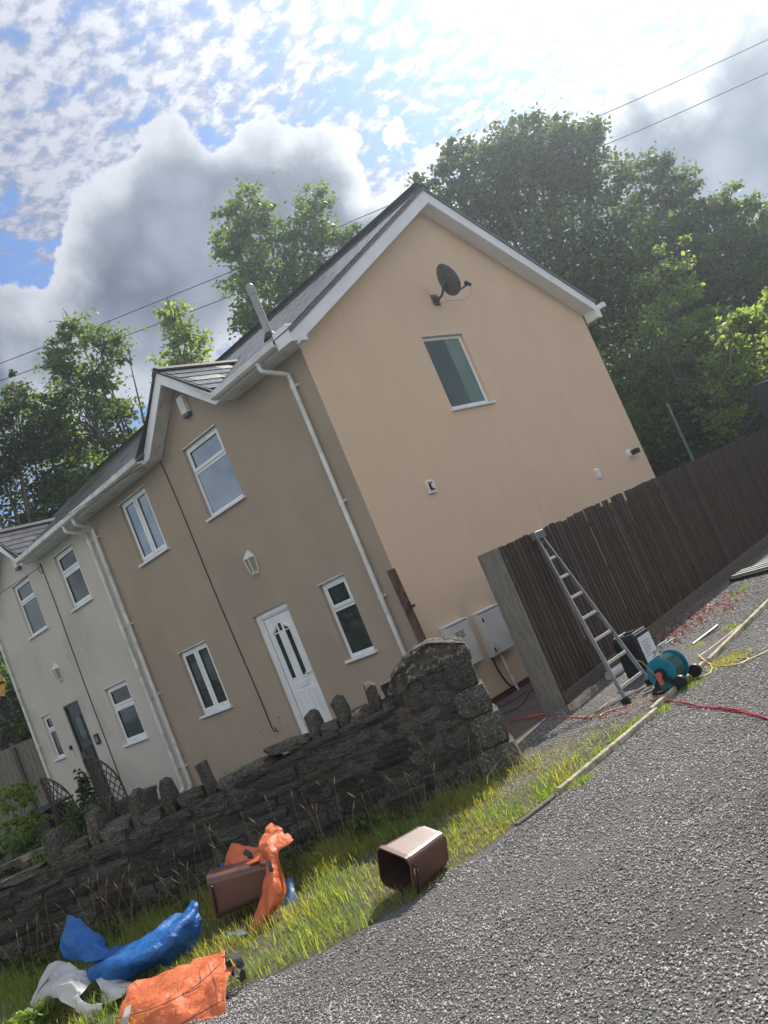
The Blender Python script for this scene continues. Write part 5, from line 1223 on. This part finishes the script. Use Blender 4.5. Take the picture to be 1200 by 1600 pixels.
t = thing('hose_reel', 'teal garden hose reel on a black stand at the road edge', 'hose reel', (3.9, -1.0, GZ)); ry = -1.16; rx, rz = 3.86, GZ + .19
for k, y in enumerate((ry, ry + .26)):
    q = MB(); q.tube([(rx, y, rz), (rx, y + .014, rz)], .145, 32); q.tube([(rx, y - .006, rz), (rx, y - .0005, rz)], .10, 24); 
    q.tube([(rx + .145 * math.cos(a), y + .007, rz + .145 * math.sin(a)) for a in [2 * math.pi * i / 32 for i in range(33)]], .009, 6)
    q.build('flange', M_teal, t)
q = MB(); q.tube([(rx, ry + .015, rz), (rx, ry + .245, rz)], .08, 24); q.build('drum', M_teal, t)
grn = mat('dark_green_hose', (.03, .10, .09), .35)
for L_, rr_ in ((0, .095), (1, .113), (2, .128)):
    for k in range(9 - L_): 
        q = MB(); yk = ry + .032 + .0125 * L_ + k * .0245; q.tube([(rx + rr_ * math.cos(a), yk, rz + rr_ * math.sin(a)) for a in [2 * math.pi * i / 20 for i in range(21)]], .0115, 6); q.build('hose_coil', grn, t)
for y in (ry - .03, ry + .30):
    q = MB(); q.bar((rx - .15, y, GZ + .02), (rx, y, rz), .035, .025); q.bar((rx + .17, y, GZ + .02), (rx, y, rz), .05, .025); q.bar((rx - .15, y, GZ + .02), (rx + .17, y, GZ + .02), .04, .025); q.tube([(rx, y - .015, rz), (rx, y + .015, rz)], .06, 16); q.tube([(rx + .17, y - .018, GZ + .08), (rx + .17, y + .02, GZ + .08)], .062, 20); q.build('side_frame', M_blk, t)
q = MB(); q.tube([(rx, ry - .07, rz), (rx, ry - .045, rz)], .032, 14); q.box((rx - .02, ry - .075, rz - .09), (rx + .025, ry - .045, rz - .02)); q.build('connector', mat('terracotta_plastic', (.45, .12, .07), .5), t)
q = MB(); q.tube([(rx - .03, ry - .06, rz + .01), (rx - .10, ry - .07, rz + .17), (rx - .11, ry - .12, rz + .20)], .007, 6); q.build('crank', M_alu, t)
for dx in (-.02, .06):
    q = MB(); q.tube([(rx + dx, ry + .02, rz + .16), (rx + dx + .05, ry + .1, rz + .24), (rx + dx + .10, ry + .2, rz + .25), (rx + dx + .1, ry + .29, rz + .17)], .009, 6); q.build('carry_handle', mat('clear_green', (.18, .32, .30), .2), t)
q = MB(); q.tube([(2.52, -.02, drive_z(0) + .06), (2.60, .52, drive_z(.5) + .06)], .055, 16, cap=True); tag(q.build('plastic_pipe', M_gut), 'short length of white plastic pipe on the gravel behind the ladder', 'pipe')
q = MB(); q.tube([(3.30, .62, drive_z(.5) + .02), (3.42, 1.1, drive_z(1.1) + .05)], .018, 8); tag(q.build('metal_tube', M_alu), 'short grey metal tube lying beyond the hose reel', 'tube')
q = MB(); q.bar((2.62, -1.0, GZ + .05), (2.50, -.35, GZ + .05), .10, .07); tag(q.build('timber_offcut', M_edge, bevel=.006), 'short timber offcut lying at the near foot of the fence', 'timber')
q = MB(); q.bar((3.55, -1.12, GZ + .03), (3.72, -.98, GZ + .035), .02, .02); q.bar((3.50, -1.0, GZ + .03), (3.66, -.92, GZ + .06), .018, .018); q.tube([(3.66, -1.08, GZ + .04), (3.74, -1.0, GZ + .05)], .028, 8); tag(q.build('hose_lance', M_alu), 'grey metal hose lance with connector lying by the ladder foot', 'lance')
t = thing('board_stack', 'dark sheets with pale planks stacked on the gravel at the right edge', 'boards', (2.8, 4.3, drive_z(4)))
q = MB(); q.prism([(2.32, 4.15, drive_z(4.2) + .03), (3.3, 3.85, drive_z(4) + .03), (3.5, 4.9, drive_z(4.9) + .03), (2.55, 5.1, drive_z(5) + .03)], (0, 0, .04)); q.build('dark_sheet', M_blk, t)
for k in range(3): q = MB(); q.bar((2.36 + .0 * k, 4.22 + k * .16, drive_z(4.2) + .09), (3.4, 3.92 + k * .22, drive_z(4) + .09), .06, .025); q.build('plank', mat('pale_plank', (.42, .42, .38), .7, (.3, .3, .28), 6), t)
# hoses lying about
def G2(px, py, lift=.014): 
    p = PZ(800 + px / 3, 820 + py / 3, GZ); z = drive_z(p.y) if p.x > 2.3 else -.40
    p = PZ(800 + px / 3, 820 + py / 3, z); return (p.x, p.y, z + lift)
def hose(pts, m, r, lbl, name='hose'):
    q = MB(); q.tube(spline(pts, 8), r * .75, 7); tag(q.build(name, m, smooth=True), lbl, 'hose')
hose([G2(80, 905), G2(150, 892), G2(240, 903), G2(400, 903), G2(430, 890, .03), G2(420, 912, .03), G2(450, 895, .04), G2(560, 850), G2(700, 812), G2(745, 770), G2(735, 735, .05), G2(735, 720, .09)], M_hose_o, .0085, 'orange hose running from the path past the ladder to the reel')
hose([G2(-20, 925), G2(90, 908), G2(200, 908), G2(390, 912), G2(480, 905), G2(560, 880), G2(640, 850), G2(720, 834), G2(820, 850, .03), G2(900, 862), G2(980, 870), G2(1060, 882), G2(1130, 898), G2(1200, 915), G2(1330, 950)], M_hose_r, .0095, 'crimson hose crossing the edging and running off to the right')
hose([G2(360, 915), G2(400, 885), G2(440, 850), G2(530, 800), G2(620, 770), G2(680, 748), G2(730, 730, .03)], M_hose_r, .0085, 'red hose passing under the ladder foot to the lance')
hose([G2(730, 832, .03), G2(860, 858, .02), G2(960, 866, .02), G2(1000, 874, .03), G2(1100, 886, .02), G2(1215, 925, .02)], M_hose_r, .007, 'second thin red hose beside the crimson one on the road')
hose([G2(700, 800), G2(760, 752, .02), G2(830, 732), G2(905, 715), G2(938, 690), G2(935, 665), G2(905, 645, .03), G2(880, 630, .05)], M_hose_y, .009, 'yellow hose curling round the front of the reel')
hose([G2(890, 640, .03), G2(940, 660), G2(1000, 668), G2(1060, 660), G2(1110, 640), G2(1200, 600), G2(1330, 540)], M_hose_y, .009, 'yellow hose snaking right from the reel over the road')
hose([G2(1010, 655), G2(1030, 638), G2(1070, 630), G2(1110, 632), G2(1080, 655), G2(1020, 662)], M_hose_y, .0085, 'small loop of yellow hose on the road beside the moss')
hose([G2(870, 630), G2(940, 580), G2(1020, 518), G2(1090, 465), G2(1150, 420), G2(1230, 345), G2(1400, 190)], M_hose_y, .009, 'yellow hose lying along the timber edging into the distance')
hose([G2(-60, 862, .02), G2(0, 832, .02), G2(60, 795, .02), G2(110, 775, .02), G2(200, 720, .02)], M_hose_b, .010, 'navy hose along the foot of the red plinth')
hose([G2(-50, 895, .02), G2(20, 868, .02), G2(60, 830, .02), G2(80, 790, .02), G2(130, 765, .02)], M_hose_b, .010, 'second navy hose curving over the brown path')

# ------------------------------------------------------------------ bins
def bin_(name, lbl, org, axis, side_, upv, L, w0, w1, h0, h1, mouth=True, label=None):
    """open-topped caddy: org = centre of its mouth, axis = from mouth to base"""
    t = thing(name, lbl, 'bin', tuple(org + axis * L * .5 - upv * .1)); 
    def ring(d, w, h, rc, n=5):
        c = org + axis * d; out = []
        for (sx, sy, a0) in ((1, 1, 0), (-1, 1, 90), (-1, -1, 180), (1, -1, 270)):
            for i in range(n): a = math.radians(a0 + 90 * i / (n - 1)); out.append(c + side_ * (sx * (w / 2 - rc) + rc * math.cos(a)) + upv * (sy * (h / 2 - rc) + rc * math.sin(a)))
        return out
    def loft(rings, cap0=False, cap1=False):
        q = MB(); n = len(rings[0])
        for r_ in rings: q.v += [tuple(p) for p in r_]
        for j in range(len(rings) - 1):
            for i in range(n): a, b = j * n + i, j * n + (i + 1) % n; q.f.append((a, b, b + n, a + n)); q.mi.append(0)
        if cap1: q.f.append(tuple((len(rings) - 1) * n + i for i in range(n))); q.mi.append(0)
        return q
    rc = .05
    loft([ring(.03, w0, h0, rc), ring(L * .5, (w0 + w1) / 2, (h0 + h1) / 2, rc), ring(L * .90, w1 + .006, h1 + .006, rc), ring(L * .905, w1 - .004, h1 - .004, rc), ring(L * .98, w1 - .01, h1 - .01, rc), ring(L, w1 - .04, h1 - .04, rc * .7)], cap1=True).build('body', M_bin, t, smooth=False)
    loft([ring(.006, w0 - .012, h0 - .012, rc * .9)[::-1], ring(L * .93, w1 - .02, h1 - .02, rc * .9)[::-1], ring(L * .95, w1 - .06, h1 - .06, rc * .6)[::-1]], cap1=True).build('inside', M_binin, t)
    loft([ring(.0, w0 - .01, h0 - .01, rc), ring(.0, w0 + .012, h0 + .012, rc), ring(.035, w0 + .014, h0 + .014, rc), ring(.035, w0, h0, rc)]).build('rim', M_bin, t)
    q = MB(); c = org + axis * .02 + side_ * (w0 / 2 + .012) ; q.tube([tuple(c + upv * .10), tuple(c + upv * .09 + side_ * .012 + axis * .01), tuple(c + side_ * .014 - upv * .10), tuple(c - upv * .11)], .007, 6); q.build('handle', M_blk, t)
    return t
zz_ = Vector((0, 0, 1)); fh = Vector((-math.sin(YAW), math.cos(YAW), 0)); a_ = math.radians(44); ro_ = math.radians(22)
ax_ = (_r0 * math.cos(a_) + fh * math.sin(a_)); s0_ = (_r0 * math.sin(a_) - fh * math.cos(a_)); sd2 = s0_ * math.cos(ro_) - zz_ * math.sin(ro_); up2 = zz_ * math.cos(ro_) + s0_ * math.sin(ro_)
b1 = bin_('food_bin', 'brown plastic bin tipped on its side on the grass at the road edge', P(617, 1363, 5.82), ax_, sd2, up2, .40, .30, .25, .27, .235)
q = MB(); c = P(617, 1363, 5.82) + ax_ * .03 + sd2 * .165 + up2 * .05
from mathutils import noise as MN2
pts = [c + up2 * (.03 * math.sin(a) * (1 + .3 * math.sin(3 * a))) + ax_ * (.018 * math.cos(a)) for a in [i * .7 for i in range(9)]]; q.prism([tuple(p) for p in pts], tuple(sd2 * .003)); q.obox(c - up2 * .09, up2 * .06, ax_ * .003, sd2 * .003); q.build('torn_sticker', mat('faded_pink_sticker', (.55, .38, .32), .7), b1)
ax2 = (_r0 * -.86 + fh * .42 + zz_ * -.18).normalized(); up3 = (zz_ - ax2 * zz_.dot(ax2)).normalized(); sd3 = up3.cross(ax2)
ax3 = (_r0 * .97 + fh * .12 - zz_ * .10).normalized(); up4 = (zz_ - ax3 * zz_.dot(ax3)).normalized(); sd4 = ax3.cross(up4) * 1.0
b2 = bin_('food_bin', 'brown plastic bin half wrapped in orange sacking against the wall foot', P(334, 1396, 6.9), ax3, sd4, up4, .46, .30, .25, .31, .26)

# ------------------------------------------------------------------ bags
def bag(name, lbl, grids, m, amp, res=11, fr=8.0, extra=None, group='discarded woven sacks on the verge'):
    g0 = grids[0][0][0]; t = thing(name, lbl, 'sack', (g0.x, g0.y, GZ), group)
    for i, (nm, g) in enumerate(zip(['cloth', 'fold', 'flap', 'underside'], grids)): sheet(g, res, m, nm, t, amp, seed=i * 3.7 + len(lbl), fr=fr)
    return t
def strap(t, pts, w, m, name='strap', up=(0, 0, 1)):
    pts = spline(pts, 6); q = MB()
    for i, p in enumerate(pts):
        d = (pts[min(i + 1, len(pts) - 1)] - pts[max(i - 1, 0)]).normalized(); x = d.cross(Vector(up)).normalized() * w / 2
        q.v += [tuple(p - x), tuple(p + x)]
    for i in range(len(pts) - 1): q.f.append((2 * i, 2 * i + 1, 2 * i + 3, 2 * i + 2)); q.mi.append(0)
    o = q.build(name, m, t, smooth=False); s = o.modifiers.new('t', 'SOLIDIFY'); s.thickness = .004; return o
def stitch(t, pts, m=None):
    q = MB(); q.tube(spline(pts, 6), .0022, 4); q.build('stitching', M_seal, t)
# front orange sack
T = bag('orange_sack', 'flat orange woven sack nearest the road, with black stitching', [
    [[P(172, 1625, 5.45), P(225, 1640, 5.2), P(290, 1625, 5.1), P(345, 1578, 5.2)],
     [P(180, 1590, 5.6), P(235, 1590, 5.35), P(300, 1575, 5.25), P(352, 1545, 5.3)],
     [P(196, 1556, 5.8), P(250, 1548, 5.6), P(310, 1535, 5.5), P(350, 1520, 5.5)],
     [P(212, 1540, 6.0), P(262, 1518, 5.9), P(315, 1500, 5.85), P(352, 1490, 5.8)],
     [P(225, 1552, 6.15), P(270, 1535, 6.1), P(320, 1515, 6.05), P(358, 1500, 5.95)]],
    [[P(225, 1640, 5.18), P(268, 1615, 5.22), P(300, 1575, 5.28), P(330, 1520, 5.48)],
     [P(290, 1630, 5.05), P(318, 1600, 5.08), P(335, 1560, 5.18), P(345, 1515, 5.42)],
     [P(352, 1585, 5.08), P(352, 1572, 5.10), P(352, 1548, 5.2), P(368, 1496, 5.5)]]], M_orange, .012, fr=9)
stitch(T, [P(180, 1592, 5.52), P(240, 1575, 5.36), P(300, 1545, 5.30), P(345, 1505, 5.42)]); stitch(T, [P(235, 1628, 5.12), P(262, 1612, 5.15), P(300, 1590, 5.08), P(350, 1562, 5.08)]); stitch(T, [P(326, 1508, 5.5), P(333, 1530, 5.35), P(345, 1552, 5.15)]); stitch(T, [P(278, 1530, 5.6), P(278, 1548, 5.45), P(290, 1552, 5.4), P(312, 1540, 5.4), P(312, 1518, 5.6)])
strap(T, [P(352, 1492, 5.55), P(368, 1494, 5.45), P(376, 1510, 5.4), P(380, 1532, 5.4)], .05, mat('black_webbing', (.03, .03, .032), .7, (.05, .05, .05), 20)); strap(T, [P(355, 1502, 5.5), P(366, 1520, 5.4), P(378, 1530, 5.38)], .035, M_seal)
strap(T, [P(200, 1572, 5.5), P(197, 1588, 5.42), P(192, 1602, 5.4)], .04, mat('grey_webbing', (.40, .38, .36), .8), up=(.6, -.6, .3))
# blue sack
T = bag('blue_sack', 'crumpled bright blue woven sack spread below the dark wall', [
    [[P(140, 1532, 6.35), P(180, 1535, 6.25), P(225, 1522, 6.2), P(270, 1502, 6.3), P(306, 1480, 6.45)],
     [P(142, 1510, 6.45), P(185, 1508, 6.15), P(230, 1496, 6.05), P(275, 1474, 6.15), P(312, 1450, 6.4)],
     [P(150, 1498, 6.6), P(195, 1482, 6.4), P(235, 1465, 6.25), P(280, 1434, 6.3), P(310, 1412, 6.5)],
     [P(160, 1492, 6.8), P(200, 1476, 6.7), P(245, 1452, 6.6), P(282, 1424, 6.6), P(298, 1404, 6.65)]],
    [[P(96, 1495, 6.9), P(120, 1500, 6.6), P(145, 1502, 6.5), P(172, 1494, 6.5)],
     [P(95, 1465, 6.9), P(118, 1470, 6.65), P(142, 1480, 6.55), P(170, 1484, 6.55)],
     [P(108, 1430, 7.0), P(128, 1440, 6.85), P(148, 1456, 6.7), P(166, 1476, 6.65)]]], M_blue, .015, fr=8)
# white sack
T = bag('white_sack', 'small white woven sack with looping straps, left of the orange sack', [
    [[P(48, 1575, 6.6), P(66, 1562, 6.4), P(95, 1560, 6.2), P(120, 1568, 6.1)],
     [P(58, 1545, 6.7), P(76, 1535, 6.45), P(104, 1536, 6.25), P(132, 1550, 6.15)],
     [P(78, 1506, 6.8), P(96, 1500, 6.7), P(118, 1508, 6.5), P(146, 1530, 6.4)]],
    [[P(158, 1570, 6.1), P(176, 1566, 6.0), P(192, 1560, 5.95)],
     [P(158, 1548, 6.15), P(180, 1546, 6.05), P(204, 1546, 6.0)],
     [P(150, 1532, 6.3), P(178, 1526, 6.25), P(206, 1532, 6.2)]],
    [[P(84, 1540, 6.2), P(98, 1538, 6.15), P(114, 1536, 6.12)], [P(96, 1564, 6.08), P(108, 1560, 6.04), P(122, 1556, 6.02)], [P(122, 1582, 5.96), P(130, 1576, 5.92), P(138, 1568, 5.92)], [P(154, 1588, 5.9), P(158, 1578, 5.86), P(160, 1568, 5.86)]]], M_wbag, .009, fr=10)
wb = mat('white_webbing', (.62, .61, .58), .8, (.52, .51, .48), 12)
strap(T, [P(82, 1520, 6.4), P(62, 1545, 6.5), P(50, 1570, 6.5), P(44, 1582, 6.5)], .03, wb)
# orange sack over the second bin, with blue lining
T = bag('orange_sack', 'tall twisted orange sack draped over the bin against the wall', [
    [[P(352, 1370, 7.25), P(372, 1360, 6.95), P(395, 1352, 6.85), P(414, 1345, 6.8)],
     [P(354, 1345, 7.3), P(374, 1342, 7.15), P(396, 1338, 7.05), P(412, 1330, 6.95)],
     [P(363, 1318, 7.35), P(382, 1320, 7.25), P(400, 1322, 7.15), P(410, 1318, 7.05)]],
    [[P(388, 1452, 6.45), P(402, 1455, 6.35), P(415, 1448, 6.4)],
     [P(400, 1425, 6.5), P(418, 1422, 6.35), P(440, 1410, 6.45)],
     [P(412, 1390, 6.6), P(428, 1385, 6.45), P(446, 1390, 6.55)],
     [P(414, 1350, 6.75), P(424, 1352, 6.6), P(440, 1362, 6.65)],
     [P(404, 1322, 6.85), P(420, 1328, 6.7), P(436, 1330, 6.7)],
     [P(412, 1300, 7.0), P(432, 1306, 6.85), P(458, 1312, 6.75)],
     [P(424, 1288, 7.1), P(436, 1294, 7.0), P(450, 1306, 6.9)]]], M_orange, .007, fr=10)
strap(T, [P(381, 1330, 6.98), P(390, 1336, 6.92), P(392, 1342, 6.92)], .045, M_seal, up=(.5, -.5, .5)); strap(T, [P(420, 1346, 6.62), P(424, 1360, 6.55), P(428, 1368, 6.6)], .03, M_seal, up=(.5, -.5, .5))
T = bag('blue_sack', 'scrap of pale blue sack showing behind the twisted orange one', [
    [[P(436, 1440, 6.65), P(450, 1425, 6.6), P(462, 1408, 6.65)], [P(440, 1410, 6.8), P(452, 1398, 6.75), P(460, 1390, 6.8)], [P(440, 1380, 6.95), P(450, 1374, 6.95), P(456, 1372, 7.0)]],
    [[P(355, 1470, 6.4), P(368, 1462, 6.3), P(384, 1458, 6.3)], [P(360, 1462, 6.5), P(370, 1456, 6.4), P(382, 1452, 6.4)]]], mat('pale_blue_sack', (.10, .27, .50), .45, (.07, .2, .42), 7, transl=((.1, .3, .55), .3)), .01)
T = bag('blue_sack', 'dark blue corner of sack tucked left of the orange draped one', [
    [[P(343, 1368, 7.3), P(350, 1366, 7.25), P(358, 1362, 7.3)], [P(344, 1350, 7.4), P(350, 1348, 7.3), P(356, 1344, 7.35)]]], M_blue, .006)
p = P(60, 1590, 6.2); bush('verge_weed', p.x, p.y, GZ, .14, .22, 320, L_light, 'leafy green weed growing before the white sack', .07, 'weed')

# ------------------------------------------------------------------ scattering air added in place of lens glare
hm = bpy.data.materials.new('glare_scatter'); hm.use_nodes = True; ht = hm.node_tree; ht.nodes.clear()
hv = ht.nodes.new('ShaderNodeVolumePrincipled'); hv.inputs['Color'].default_value = (.74, .87, 1, 1); hv.inputs['Density'].default_value = .0018; hv.inputs['Anisotropy'].default_value = .74
hout = ht.nodes.new('ShaderNodeOutputMaterial'); ht.links.new(hv.outputs[0], hout.inputs['Volume'])
q = MB(); q.box((-401, -301, -1.6), (401, 401, 30)); tag(q.build('glare_volume', hm), 'thin scattering volume added to imitate lens glare towards the sun', kind='stuff')
